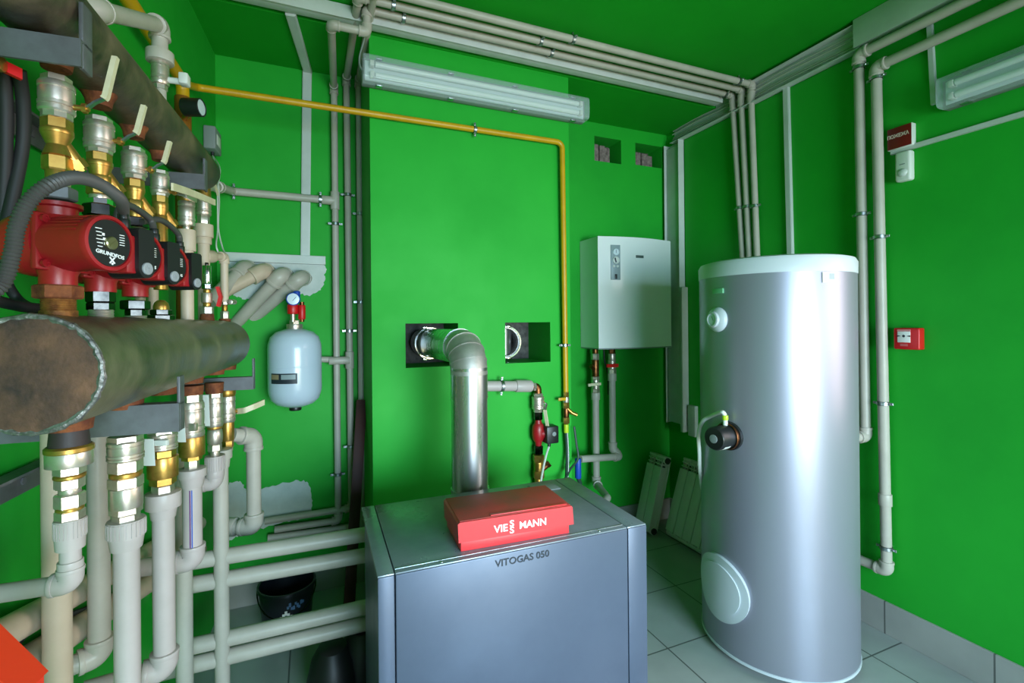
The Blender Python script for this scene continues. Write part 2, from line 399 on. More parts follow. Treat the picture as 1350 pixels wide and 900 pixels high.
def pipe(label, pts, r, m=PPR, clips=(), elbows=None, couplings=(), name='water_pipe', cat='pipe', group=None, out=None, reach=.03, seg=16, bend=None, tees=(), done=True):
    T = Thing(name, label, cat, group)
    P = [V(p) for p in pts]
    b = MB().tube(P, r, seg, bend if bend is not None else r * 1.4, 6); T.part('pipe_body', b, m)
    for i in (range(1, len(P) - 1) if elbows is None else elbows):
        T.part('elbow', elbow_mb(P[i], P[i - 1] - P[i], P[i + 1] - P[i], r), m)
    for (i, f, ln, k) in couplings:
        d = (P[i + 1] - P[i]); c = P[i] + d * f; d.normalize()
        T.part('coupling', MB().can(c - d * ln / 2, c + d * ln / 2, r * k, .0015, 20), m)
    for (i, f) in clips:
        d = P[i + 1] - P[i]; clip_on(T, P[i] + d * f, d, out, r, reach)
    if done: T.done()
    return T
def stack(T, P, segs, x0=None):
    """turned pieces on a vertical line: (part, kind, y_top, y_bottom, width, material[, width_bottom]) measured in the view"""
    groups = []
    for sgm in segs:
        nm, kind, y0, y1, w, m = sgm[:6]; w2 = sgm[6] if len(sgm) > 6 else w
        key = (nm, m.name)
        if not groups or groups[-1][0] != key: groups.append([key, MB(), m])
        g = groups[-1][1]
        a = V((P.x, P.y, zat(P, y1))); b = V((P.x, P.y, zat(P, y0))); r1, r0 = rpx(P, w2), rpx(P, w); h = b.z - a.z
        if kind == 'hex': g.lathe([(r1 * .93, 0), (r1 * 1.03, h * .1), (r1 * 1.03, h * .9), (r1 * .93, h)], Matrix.Translation(a), 6, .35)
        elif kind == 'oct': g.lathe([(r1 * .95, 0), (r1 * 1.02, h * .1), (r1 * 1.02, h * .9), (r1 * .95, h)], Matrix.Translation(a), 8, .2)
        elif kind == 'cone': g.lathe([(r1, 0), (r0, h)], Matrix.Translation(a), 28)
        elif kind == 'ring': g.lathe([(r1 * .9, 0), (r1, h * .25), (r1, h * .75), (r1 * .9, h)], Matrix.Translation(a), 28)
        elif kind == 'barrel':
            g.lathe([(r1 * .9, 0), (r1 * .99, h * .06), (r1 * .99, h * .16), (r1 * .93, h * .18), (r1 * .93, h * .21), (r1, h * .23), (r1, h * .33), (r1 * .94, h * .35), (r1 * .97, h * .5), (r1 * .97, h * .72), (r1 * .93, h * .74), (r1 * .93, h * .78), (r1 * .99, h * .8), (r1 * .99, h * .93), (r1 * .9, h)], Matrix.Translation(a), 32)
        elif kind == 'dome': g.lathe([(r1, 0), (r1, h * .35), (r1 * .86, h * .7), (r1 * .5, h * .93), (0, h)], Matrix.Translation(a), 24)
        elif kind == 'bulb': g.lathe([(r1 * .7, 0), (r1 * .93, h * .15), (r1, h * .4), (r1, h * .6), (r1 * .93, h * .85), (r1 * .7, h)], Matrix.Translation(a), 28)
        elif kind == 'thread':
            n = 6; pr = []
            for k in range(n): pr += [(r1 * .95, h * k / n), (r1, h * (k + .5) / n)]
            g.lathe(pr + [(r1 * .95, h)], Matrix.Translation(a), 28)
        elif kind == 'ribbed':
            g.lathe([(r1 * .96, 0), (r1 * .96, h)], Matrix.Translation(a), 28)
            n = 26
            for k in range(n):
                t = 2 * math.pi * k / n
                g.box((r1 * .97, 0, h / 2), (r1 * .07, r1 * .12, h * .86), Matrix.Translation(a) @ Matrix.Rotation(t, 4, 'Z'))
        else: g.can(a, b, r1, .0012, 28)
    ids = {}
    for key, g, m in groups: ids[key[0]] = T.part(key[0], g, m)
    return ids
def lever(T, pivot, pts, W, w, t, m=CREAMP, axis=NN, stem=.02, label=None):
    p = V(pivot); b = MB(); b.cyl(p - V(axis) * stem, p + V(axis) * .006, .0045, seg=10); b.lathe([(.008, 0), (.008, .006)], axis_frame(p - V(axis) * .003, axis), 6)
    i = T.part('valve_stem', b, BRASS)
    h = MB(); P = fillet([V(q) for q in pts], .012, 4); k = max(2, int(len(P) * .45))
    h.strap(P, W, w * .8, t); j = T.part('lever', h, GALV, i)
    s = MB(); s.strap(P[-k:], W, w, t * 2.6); T.part('lever_sleeve', s, m, j, label)

# ================================================================== TANK, right foreground
TA = V((2.007, 1.605, 0)); TR = .324
T = Thing('hot_water_tank', 'tall silver cylindrical hot water tank standing on the tiled floor by the right wall', 'water tank')
b = MB(); b.lathe([(TR - .012, .03), (TR, .042), (TR, 1.70)], Matrix.Translation(TA), 96); jk = T.part('jacket', b, TANK)
b = MB(); b.lathe([(TR + .002, 1.70), (TR + .003, 1.752), (TR - .006, 1.768), (TR - .03, 1.775), (0, 1.778)], Matrix.Translation(TA), 96); T.part('lid', b, TANKCAP, label='pale grey lid rim')
b = MB(); b.lathe([(TR - .004, .028), (TR + .003, .03), (TR + .003, .040), (TR - .004, .042)], Matrix.Translation(TA), 96, closed=True); T.part('base_ring', b, TANKCAP)
for k in range(3):
    t = 2.2 + k * 2.094; b = MB(); q = TA + V((math.cos(t), math.sin(t), 0)) * .24; b.can(q, q + ZA * .032, .025, .003); T.part('foot', b, BLACKP)
def tank_pt(px, py):
    r = ray(px, py); rx, ry = r.x, r.y; A = rx * rx + ry * ry; B = -2 * (rx * TA.x + ry * TA.y); C = TA.x ** 2 + TA.y ** 2 - TR * TR
    t = (-B - math.sqrt(max(B * B - 4 * A * C, 0))) / (2 * A); p = EYE + r * t; n = V((p.x - TA.x, p.y - TA.y, 0)).normalized(); return p, n
def tank_frame(px, py):
    p, n = tank_pt(px, py); return frame(p, ZA.cross(n), ZA, n), p, n
M, p, n = tank_frame(950, 773)
b = MB()
def curved_disc(c, n, rad, off, th, seg=48):       # a cover that hugs the round jacket
    m = MB(); t = ZA.cross(n); rows = []
    for rr in (0, .3, .6, .85, 1):
        row = []
        for k in range(seg):
            a = 2 * math.pi * k / seg; s_, z_ = rad * rr * math.cos(a), rad * rr * math.sin(a); th_ = s_ / TR; d = TR + off
            base = V((TA.x, TA.y, 0)); nn = n * math.cos(th_) + t * math.sin(th_); row.append(m.bm.verts.new(base + nn * d + ZA * (c.z + z_)))
            if rr == 0: break
        rows.append(row)
    rows.append([m.bm.verts.new(v.co - V((v.co.x - TA.x, v.co.y - TA.y, 0)).normalized() * th) for v in rows[-1]])
    for i in range(len(rows) - 1):
        a_, b_ = rows[i], rows[i + 1]
        for k in range(seg):
            q = []
            for v in (a_[k % len(a_)], a_[(k + 1) % seg % len(a_)], b_[(k + 1) % seg], b_[k]):
                if v not in q: q.append(v)
            m.bm.faces.new(q)
    return m
NL = V((-.995, .06, 0)).normalized()
i = T.part('inspection_cover', curved_disc(V((0, 0, zat(TA + NL * TR, 773))), NL, .142, .016, .02), TANKCAP, label='round pale inspection cover low on the left side')
T.part('cover_disc', curved_disc(V((0, 0, zat(TA + NL * TR, 773))), NL, .108, .022, .01), TANKCAP, i)
M, p, n = tank_frame(946, 421)
b = MB(); b.lathe([(.056, -.004), (.056, .004), (.050, .014), (.036, .022), (.034, .032), (.027, .034), (.026, .029), (0, .029)], M, 32); i = T.part('thermometer_ring', b, TANKCAP, label='round white thermometer')
b = MB(); b.lathe([(.025, .0292), (0, .0302)], M, 28); j = T.part('dial_face', b, GLASSD, i)
b = MB(); b.box((.004, .003, .0306), (.002, .022, .0006), M @ Matrix.Rotation(.5, 4, 'Z')); T.part('dial_needle', b, INK, i)
M, p, n = tank_frame(947.5, 383.5)
b = MB(); b.box((0, 0, .003), (.060, .022, .008), M, .001); i = T.part('badge', b, mat('green_badge', (110, 176, 132), .4), label='small pale green badge')
M, p, n = tank_frame(1093.5, 365.5)
b = MB(); b.box((0, 0, .0012), (.066, .042, .002), M); i = T.part('rating_label', b, WHITEP, label='white rating label near the lid')
M2 = M; b = MB(); b.box((.01, .004, .0026), (.024, .024, .0006), M); [b.box((-.02, .012 - .006 * k, .0026), (.016, .002, .0006), M) for k in range(5)]; T.part('label_print', b, PANEL, i)
T.done()
# heating element with its cable
M, p, n = tank_frame(962, 574)
n = V((-.99, -.14, 0)).normalized(); p = TA + V((-.86, -.51, 0)) * 0 + V((p.x - TA.x, p.y - TA.y, 0)) + ZA * (p.z); M = frame(p, ZA.cross(n), ZA, n)
T = Thing('immersion_heater', 'short black cylindrical heater head sticking out of the silver tank', 'heater')
b = MB(); b.lathe([(.062, -.02), (.062, .012), (.055, .014)], M, 32); T.part('mounting_flange', b, BLACKP)
b = MB(); b.lathe([(.05, .01), (.05, .10), (.046, .108), (0, .110)], M, 32); h = T.part('housing', b, BLACKP)
b = MB(); b.lathe([(.056, .016), (.058, .018), (.058, .026), (.056, .028)], M, 32, closed=True); T.part('copper_ring', b, COPPER, label='thin copper ring')
b = MB(); b.lathe([(.018, .109), (.018, .113), (.012, .114), (0, .114)], M, 24); b.box((0, 0, .1145), (.018, .004, .002), M); T.part('screw_cap', b, GREYD, h)
b = MB(); b.lathe([(.0505, .050), (.0512, .050), (.0512, .088), (.0505, .088)], M @ Matrix.Rotation(0, 4, 'Z'), 48, closed=True)
dl = [f for f in b.bm.faces if not (-.15 < math.atan2((M.inverted() @ f.calc_center_median()).y, (M.inverted() @ f.calc_center_median()).x) + 1.25 < .65)]
bmesh.ops.delete(b.bm, geom=dl, context='FACES'); T.part('type_label', b, WHITEP, h, 'white label')
q = M @ V((0, .047, .03)); b = MB(); b.cyl(q, q + ZA * .026, .010, seg=16); T.part('cable_gland', b, WHITEP, h)
b = MB(); b.can(q + ZA * .024, q + ZA * .046, .0125, .003, 10); T.part('gland_nut', b, mat('lime_plastic', (190, 214, 50), .4), h, 'lime green gland nut')
T.done()
q2 = q + ZA * .046
solo('power_cable', 'white cable looping over the black heater head down behind the tank', 'cable', MB().tube(smooth_path([q2, q2 + V((-.012, .01, .012)), onY(936, 549, 1.68), onY(926, 556, 1.72), onY(921, 572, 1.75), onY(922, 596, 1.76), onY(923, 622, 1.78), onY(928, 650, 1.86), (2.02, 1.985, .50), (2.06, 2.0, .02)], 8), .009, 10), WHITEP)

# ================================================================== pipes on the right wall
r = .0225
p0 = onX(1132, 74, XR - .045); p1 = onX(1141, 575, XR - .045); zt = 2.80
pipe('grey pipe on the right wall, nearer the tank, its foot bending behind the tank', [(p0.x, -1.9, zt), (p0.x, p0.y, zt), p1, (p1.x - .16, p1.y + .02, p1.z)], r, PPR, clips=[(1, .035), (1, .42)], out=-XA, reach=.045)
p0 = onX(1155, 93, XR - .045); p1 = onX(1169, 752, XR - .045); zt = 2.70
pipe('grey pipe on the right wall running down to a low elbow near the skirting', [(p0.x, -1.9, zt), (p0.x, p0.y, zt), p1, (p1.x - .02, p1.y + .42, p1.z + .0), (p1.x - .22, p1.y + .46, p1.z)], r, PPR, clips=[(1, .022), (1, .34), (1, .67), (1, .955)], couplings=[(1, .86, .055, 1.22)], out=-XA, reach=.045)
# three pipes along the ceiling, down the right wall, up into the alcove
r = .018
def ceil_pipe(label, yc, top, foot, px_clip, px_wall, zf=2.945, left=None, r=.018):
    pt = onX(*top, XR - .03); pf = onX(*foot, XR - .03)
    d = (pf - pt); pe = pt + d * 1.25
    pts = left + [(pt.x, yc, zf), (pt.x, pt.y, pt.z - .05), pe]
    i = len(left) - 1
    T = pipe(label, pts, r, PPR, clips=[(len(pts) - 2, .55)], out=-XA, reach=.03, done=False)
    for yy in px_wall:
        a_, b_ = V(left[1]), V(left[2]); zz = zat(a_, yy); clip_on(T, a_.lerp(b_, (zz - a_.z) / (b_.z - a_.z)), ZA, -YA, r, YB - a_.y)
    for x in px_clip:
        clip_on(T, V((onZ(*x, zf).x, yc, zf)), XA, -ZA, r, ZC - zf)
    T.done()
ceil_pipe('ceiling pipe nearest the camera of the three, dropping at the right wall', 2.13, (990, 118), (998, 335), [(759, 48), (976, 106)], (282, 398), left=[onY(353, 709, 2.885), (.265, 2.885, onY(466, 694, 2.885).z), (.265, 2.885, 2.90), (.265, 2.13, 2.945)])
ceil_pipe('middle one of the three ceiling pipes, dropping at the right wall', 2.205, (977, 122), (988, 335), [(519, 5), (716, 50)], (257, 436, 588), left=[onY(349, 687, 2.885), (.205, 2.885, onY(464, 669, 2.885).z), (.198, 2.885, 2.90), (.205, 2.205, 2.945)])
q = onZ(490, 10, 2.945)
ceil_pipe('ceiling pipe beside the white trunking, stepping down at its left end', 2.28, (966, 128), (979, 335), [(533, 20), (729, 67), (948, 128)], (295, 625), left=[onY(362, 698, 2.885), (.133, 2.885, onY(443, 686, 2.885).z), (.131, 2.885, 2.84), (.094, 2.28, 2.84), (q.x - .02, 2.28, 2.84), (q.x - .02, 2.28, 2.945)])
# trunking and conduits
T = Thing('cable_trunking', 'white cable trunking along the ceiling above the left lamp', 'cable trunking')
b = MB(); b.slab((-.55, 2.335, ZC - .062), (XR - .06, 2.395, ZC - .001), .003); T.part('trunking_body', b, TRUNK)
b = MB(); b.slab((-.55, 2.328, ZC - .066), (XR - .06, 2.336, ZC - .004), .002); T.part('trunking_lid', b, TRUNK); T.done()
def channel(o, u, v, n, U, Vv, d, t=.004):     # open cable tray: base on the wall and two flanges
    m = MB(); M = frame(o, u, v, n); m.box((U / 2, Vv / 2, t / 2), (U, Vv, t), M)
    m.box((U / 2, t / 2, d / 2), (U, t, d), M); m.box((U / 2, Vv - t / 2, d / 2), (U, t, d), M); return m
T = Thing('cable_tray', 'open white cable tray along the top of the right wall with loose cables', 'cable trunking')
T.part('tray_channel', channel((XR, 1.50, 2.83), YA, ZA, -XA, 1.34, .13, .05), TRUNK)
b = MB()
for k, (z, x) in enumerate(((2.86, .02), (2.875, .014), (2.90, .022), (2.925, .016))): b.tube(smooth_path([(XR - x, 1.52, z), (XR - x - .006, 1.95, z + .008), (XR - x, 2.3, z - .006), (XR - x - .004, 2.6, z + .004), (XR - x, 2.84, z)], 5), .0045, 8)
T.part('cable_bundle', b, mat('dusty_cable', (176, 178, 164), .6))
lp = onX(1124, 36, XR - .056); lq = onX(1131, 60, XR - .056)
b = MB(); b.slab((XR - .056, -1.9, lq.z), (XR - .002, lp.y, ZC - .002), .003); T.part('tray_lid', b, TRUNK, label='closed wide lid on the near end'); T.done()
T = Thing('cable_tray', 'open upright white cable tray in the corner beside the white wall boiler', 'cable trunking')
zb = .74
T.part('tray_channel', channel((XR, 2.745, zb), ZA, YA, -XA, 2.83 - zb, .155, .055), TRUNK)
b = MB(); b.slab((XR - .034, 2.752, zb + .01), (XR - .006, 2.895, 2.80), .002); T.part('inner_cover', b, TRUNK); b = MB(); b.slab((XR - .06, 2.715, .70), (XR - .004, 2.742, 1.75), .003); T.part('side_cover', b, TRUNK); T.done()
b = MB(); b.slab((XR - .03, 2.63, .68), (XR, 2.70, .90), .004); solo('trunking_offcut', 'short pale trunking piece at the foot of the corner tray', 'cable trunking', b, TRUNK)
def conduit(label, a, b_, w, d, n, m=TRUNK):
    a, b_ = V(a), V(b_); t = (b_ - a); ln = t.length; t.normalize(); n = V(n); s = n.cross(t)
    mm = MB(); mm.box((0, 0, ln / 2), (d, w, ln), frame(a + n * d / 2, n, s, t), .0015)
    T = Thing('cable_conduit', label, 'cable conduit'); T.part('conduit_base', mm, m)
    mm = MB(); mm.box((0, 0, ln / 2), (.003, w * .8, ln - .004), frame(a + n * (d + .0008), n, s, t)); T.part('conduit_lid', mm, m); T.done()
conduit('narrow upright white conduit on the right wall above the silver tank', onX(1038, 112, XR), onX(1044, 345, XR), .035, .018, -XA)
conduit('thin white conduit dropping from the ceiling to the right lamp', onX(1226, 12, XR), onX(1233, 138, XR), .022, .014, -XA)
sz = 2.284; sy = onX(1176, 203, XR).y
conduit('horizontal white conduit running right from the fire sign', (XR, sy, sz), (XR, -1.9, sz), .022, .014, -XA)
# fire sign, motion sensor, call point
p = onX(1170, 181, XR - .03); q = onX(1203, 203, XR - .03)
M = frame((XR, (p.y + q.y) / 2, 2.338), -YA, ZA, -XA); w = abs(p.y - q.y)
T = Thing('fire_sign', 'small dark red illuminated sign lettered in white on the right wall', 'sign')
b = MB(); b.box((0, 0, .016), (w, .10, .032), M, .003); T.part('sign_case', b, WHITEP); b = MB(); b.box((0, 0, .034), (w - .004, .096, .004), M, .001); i = T.part('sign_face', b, SIGNR)
b = MB(); b.text('ПОЖЕЖА', .0225, M @ Matrix.Translation((-.004, .008, .0364)), bold=True, sx=.84); T.part('lettering', b, mat('pale_letter', (220, 190, 180), .5), i); T.done()
p = onX(1191, 203, XR - .03)
M = frame((XR, p.y, 2.20), -YA, ZA, -XA)
T = Thing('motion_sensor', 'white motion sensor on the right wall under the dark red sign', 'sensor')
b = MB(); b.box((0, 0, .02), (.062, .135, .04), M, .010, 3); T.part('sensor_case', b, WHITEP); b = MB(); b.ball((0, -.03, .036), .022, (1, .9, .7), M); T.part('sensor_lens', b, TRUNK)
b = MB(); b.box((.0, .008, .0405), (.022, .004, .001), M); T.part('indicator_slot', b, GREYD); T.done()
p = onX(1182, 446, XR - .02); q = onX(1216, 446, XR - .02); cz = onX(1199, 446, XR).z; w = abs(p.y - q.y)
M = frame((XR, (p.y + q.y) / 2, cz), -YA, ZA, -XA)
T = Thing('fire_call_point', 'red manual fire call point box on the right wall', 'fire alarm')
b = MB(); b.box((0, 0, .022), (w, .098, .044), M, .006, 3); c = T.part('case', b, FIRER)
b = MB(); b.box((-.008, .008, .045), (w * .5, .05, .003), M, .001); i = T.part('press_plate', b, TAG, c, 'white press plate')
b = MB(); b.lathe([(.006, 0), (0, .0005)], M @ Matrix.Translation((-.008, .012, .047)), 16)
for s_ in (-1, 1): b.prism([(-.008 + s_ * .026, .008), (-.008 + s_ * .026, .016), (-.008 + s_ * .011, .012)], M @ Matrix.Translation((0, 0, .0466)), .0006)
T.part('arrow_marks', b, INK, i)
b = MB(); b.box((-.008, .038, .045), (w * .52, .008, .002), M); b.box((-.008, -.026, .0445), (.03, .003, .001), M); b.box((-.008, -.032, .0445), (.03, .003, .001), M); T.part('small_print', b, mat('pink_print', (214, 130, 130), .5), c); T.done()

# ================================================================== fluorescent lamps
def lamp(label, M, ln, w, d):
    """M: x along the lamp, y across its width, z out of the wall"""
    T = Thing('fluorescent_lamp', label, 'lamp')
    b = MB(); b.box((0, 0, d * .22), (ln, w, d * .44), M, .008); T.part('lamp_tray', b, GREYD)
    b = MB(); b.box((0, 0, d * .46), (ln - .03, w - .03, .004), M); T.part('reflector_plate', b, LAMPB)
    for s_ in (-1, 1):
        b = MB(); b.cyl(M @ V((-ln / 2 + .06, s_ * w * .2, d * .68)), M @ V((ln / 2 - .06, s_ * w * .2, d * .68)), .0135, seg=16); i = T.part('lamp_tube', b, TUBEM)
        b = MB()
        for e in (-1, 1): b.box((e * (ln / 2 - .045), s_ * w * .2, d * .62), (.02, .026, .04), M, .003)
        T.part('tube_socket', b, WHITEP, i)
    b = MB(); n = 10; poly = [(-w / 2, d * .4)] + [(-w / 2 * math.copysign(abs(math.cos(math.pi * k / n)) ** .55, math.cos(math.pi * k / n)) if 0 < k < n else (-w / 2 if k == 0 else w / 2), d * (.72 + .28 * math.sin(math.pi * k / n) ** .5)) for k in range(n + 1)] + [(w / 2, d * .4)]
    Mc = M @ Matrix(((0, 0, 1, -ln / 2 + .004), (1, 0, 0, 0), (0, 1, 0, 0), (0, 0, 0, 1)))
    b.prism(poly, Mc, ln - .008); T.part('clear_cover', b, COVER)
    for k in range(4):
        for s_ in (-1, 1):
            b = MB(); b.box(((k - 1.5) * ln * .29, s_ * (w / 2 + .002), d * .42), (.03, .007, .03), M, .002); T.part('cover_clip', b, GALV)
    T.done()
yl = YC - .005
p = onY(477, 92, yl - .05); q = onY(772, 146, yl - .05)
c = (p + q) / 2; zc = c.z
lamp('long fluorescent lamp on the chimney wall above the yellow pipe', frame((c.x, yl, zc), XA, -ZA, -YA), (q.x - p.x), .125, .10)
p = onX(1239, 125, XR - .06)
lamp('fluorescent lamp high on the right wall, cut by the frame edge', frame((XR, p.y - .63, onX(1246, 124, XR - .05).z), -YA, ZA, -XA), 1.26, .125, .10)
b = MB(); a0 = onY(483, 28, 2.31); b.tube(smooth_path([a0 + V((0, 0, .1)), onY(483, 32, 2.32), onY(480, 52, 2.35), onY(474.5, 72, 2.39), onY(474, 84, 2.40), onY(478, 94, 2.40)], 6), .004, 8)
solo('lamp_cable', 'thin grey cable dropping to the left end of the chimney lamp', 'cable', b, mat('grey_cable', (130, 140, 134), .5))
# ================================================================== FLOOR BOILER with red control box
ZB = .82
c0, c1, c2_, c3 = onZ(487, 765, ZB), onZ(849.6, 691, ZB), onZ(753, 629.3, ZB), onZ(484.6, 667.3, ZB)
bxv = ((c1 - c0) + (c2_ - c3)).normalized(); byv = ZA.cross(bxv); bc = (c0 + c1 + c2_ + c3) / 4; bc.z = 0
BW = ((c1 - c0).length + (c2_ - c3).length) / 2; BD = ((c3 - c0).dot(byv) + (c2_ - c1).dot(byv)) / 2
MBo = frame(bc, bxv, byv, ZA); hw, hd = BW / 2, BD / 2
def bl(p): return MBo.inverted() @ p
sl = bl(onZ(520.7, 757, ZB)).x; sr = bl(onZ(825.6, 694.7, ZB)).x
T = Thing('floor_boiler', 'wide silver grey floor standing gas boiler in the middle of the room', 'boiler')
b = MB(); b.box((0, .01, .05 + (ZB - .07) / 2), (BW - .02, BD - .03, ZB - .07), MBo); T.part('boiler_body', b, BOILER)
for nm, x0, x1 in (('side_column', -hw, sl - .0015), ('front_panel', sl + .0015, sr - .0015), ('side_column', sr + .0015, hw)):
    b = MB(); b.box(((x0 + x1) / 2, -hd + .014, .06 + (ZB - .062) / 2), (x1 - x0, .028, ZB - .062), MBo, .003); i = T.part(nm, b, BOILER)
    if nm == 'front_panel':
        M = frame(MBo @ V((0, -hd - .0004, 0)), bxv, ZA, -byv)
        pl = bl(on(653, 742, byv, (MBo @ V((0, -hd, 0))).dot(byv))); pr = bl(on(724, 730.5, byv, (MBo @ V((0, -hd, 0))).dot(byv)))
        m = MB(); m.text('VITOGAS 050', .0290, M @ Matrix.Translation(((pl.x + pr.x) / 2, (pl.z + pr.z) / 2, .0002)), bold=True, sx=(pr.x - pl.x) / (.0290 * 5.9)); T.part('lettering', m, INK, i, 'dark model lettering')
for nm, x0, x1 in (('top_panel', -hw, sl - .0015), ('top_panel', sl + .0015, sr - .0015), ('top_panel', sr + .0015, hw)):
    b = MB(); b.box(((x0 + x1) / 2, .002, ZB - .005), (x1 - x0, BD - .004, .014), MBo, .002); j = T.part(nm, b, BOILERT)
    if x0 > -hw and x1 < hw:
        b = MB(); b.box(((x0 + x1) / 2, -hd + .026, ZB + .0026), (x1 - x0 - .004, .003, .002), MBo)
        for xx in (x0 + .13, x1 - .10): b.lathe([(.005, 0), (.004, .002), (0, .0025)], MBo @ Matrix.Translation((xx, -hd + .014, ZB + .002)), 10)
        T.part('edge_strip', b, GALV, j)
for sx in (-1, 1):
    for sy_ in (-1, 1):
        b = MB(); b.can(MBo @ V((sx * (hw - .06), sy_ * (hd - .06), 0)), MBo @ V((sx * (hw - .06), sy_ * (hd - .06), .052)), .022, .003); T.part('foot', b, BLACKP)
b = MB(); b.box((sr - .085, hd - .075, ZB + .003), (.11, .085, .003), MBo, .001); T.part('cable_plate', b, GREYD, label='dull square plate on the rear right of the top')
T.done()
# red control box
e0 = onZ(606, 728.5, ZB + .002); e1 = onZ(752.5, 703, ZB + .002)
xv = (e1 - e0).normalized(); yv = ZA.cross(xv); W_ = (e1 - e0).length
HT = zat(e0, 689) - ZB; e3 = onZ(712, 641.5, ZB + HT)
Dp = (e3 - e1).dot(yv); Dp = max(.16, min(Dp, .30))
MR = frame(V((e0.x, e0.y, ZB + .002)), xv, yv, ZA)
T = Thing('control_box', 'red metal control box with white lettering lying on top of the grey boiler', 'control box')
b = MB(); b.box((W_ / 2, Dp / 2, .016), (W_ - .008, Dp - .006, .032), MR, .003); T.part('tray', b, REDBOX)
b = MB(); b.prism([(-.004, .031), (-.006, HT - .004), (.0, HT), (W_, HT), (W_ + .004, HT - .004), (W_ + .008, .031)], frame(MR @ V((0, Dp - .002, 0)), xv, ZA, -yv), Dp + .004); i = T.part('cover', b, REDBOX)
b = MB(); b.box((W_ / 2, Dp / 2, HT + .001), (W_ - .002, Dp, .002), MR, .0008); T.part('top_sheet', b, REDTOP, i, 'dusty red top')
b = MB(); b.box((W_ * .62, .010, HT + .0035), (W_ * .7, .012, .003), MR, .001); T.part('flap_edge', b, REDBOX, i)
MF = frame(MR @ V((W_ / 2, -.0064, HT * .60)), xv, ZA, -yv); fx = W_ / .34
b = MB(); s_ = .0285 * fx
b.text('VIE', s_, MF @ Matrix.Translation((-.074 * fx + .024, 0, 0)), bold=True, sx=1.06, align='CENTER')
b.text('S', s_ * .88, MF @ Matrix.Translation((-.019 * fx, s_ * .33, 0)), bold=True, sx=1.25); b.text('S', s_ * .88, MF @ Matrix.Translation((-.019 * fx, -s_ * .33, 0)), bold=True, sx=1.25)
b.text('MANN', s_, MF @ Matrix.Translation((.046 * fx, 0, 0)), bold=True, sx=1.0)
T.part('lettering', b, WHITEINK, i, 'white maker lettering'); T.done()

# ================================================================== FLUE
fv = onY(619, 560, 1.945); rf = rpx(fv, 48); xh = onY(569, 455, 2.45).x + .012
zE = zat(fv, 462); zB0 = zat(fv, 646); zJ = zat(fv, 521)
T = Thing('flue_pipe', 'shiny steel flue pipe rising behind the boiler and bending into the wall', 'flue')
b = MB(); b.cyl((fv.x, fv.y, .60), (fv.x, fv.y, zJ), rf, seg=40); b.ring((fv.x, fv.y, zB0 + .004), ZA, rf * .98, rf * 1.06, .016, 40); T.part('straight_length', b, STAIN)
b = MB(); b.cyl((fv.x, fv.y, zJ - .012), (fv.x, fv.y, zat(fv, 484)), rf * 1.02, seg=40); b.ring((fv.x, fv.y, zJ - .004), ZA, rf, rf * 1.035, .008, 40); T.part('socket_length', b, STAIN)
yh = 2.52; P0 = V((fv.x, fv.y, zat(fv, 490))); zc_ = onY(569, 453, 2.44).z; hdv = V((xh - fv.x, yh - fv.y, 0)).normalized()
Rr = zc_ - P0.z; b = MB(); n = 4; pts = [P0 + V((0, 0, -.01))]
for k in range(n + 1):
    t = math.pi / 2 * k / n; pts.append(P0 + hdv * Rr * (1 - math.cos(t)) + ZA * Rr * math.sin(t))
b.tube(pts, rf * 1.025, 40); FLE = mat('flue_elbow_steel', (190, 186, 180), .5, .75, c2=(168, 164, 158), scale=20)
for k in range(1, n): b.ring(pts[k + 1], pts[k + 2] - pts[k], rf * 1.01, rf * 1.05, .006, 40)
i = T.part('elbow', b, FLE, label='segmented dull steel elbow')
q = pts[2] - hdv * rf * .74 + V((-rf * .70, -.0, .0)); 
b = MB(); e = pts[-1]; endp = V((xh, yh + .16, zc_)); b.cyl(e - hdv * .01, endp, rf, seg=40); b.ring(e + hdv * .012, hdv, rf * .99, rf * 1.05, .014, 40); T.part('horizontal_length', b, STAIN)
b = MB(); b.ring((xh - .004, yh, zc_), hdv, rf * 1.0, rf * 1.09, .014, 40)
for s_ in (-1, 1): b.box((xh - rf * .45, yh - .01, zc_ + s_ * rf * 1.08), (.022, .02, .018), I4, .003)
T.part('clamp_ring', b, CHROME); T.done()
# flue stub inside the second opening
p = onY(668, 451, 2.56); rr = .085
T = Thing('flue_stub', 'steel flue socket set inside the right square opening of the chimney wall', 'flue')
b = MB(); b.lathe([(rr, 0), (rr, .15), (rr - .004, .15), (rr - .004, 0)], frame((p.x, 2.58, p.z), XA, -ZA, YA), 40, closed=True); T.part('socket', b, STAIN)
b = MB(); b.cyl((p.x + .012, 2.665, p.z - .078), (p.x + .012, 2.665, p.z + .078), .055, seg=32); b.cyl((p.x - .05, 2.60, p.z - .08), (p.x - .05, 2.60, p.z + .08), .012, seg=16); T.part('inner_pipe', b, STAIN)
b = MB(); b.ring((p.x, 2.572, p.z), YA, rr, rr + .008, .016, 40)
for s_ in (-1, 1): b.box((p.x + .012, 2.56, p.z + s_ * (rr + .006)), (.024, .02, .016), I4, .003)
T.part('clamp_ring', b, CHROME); T.done()

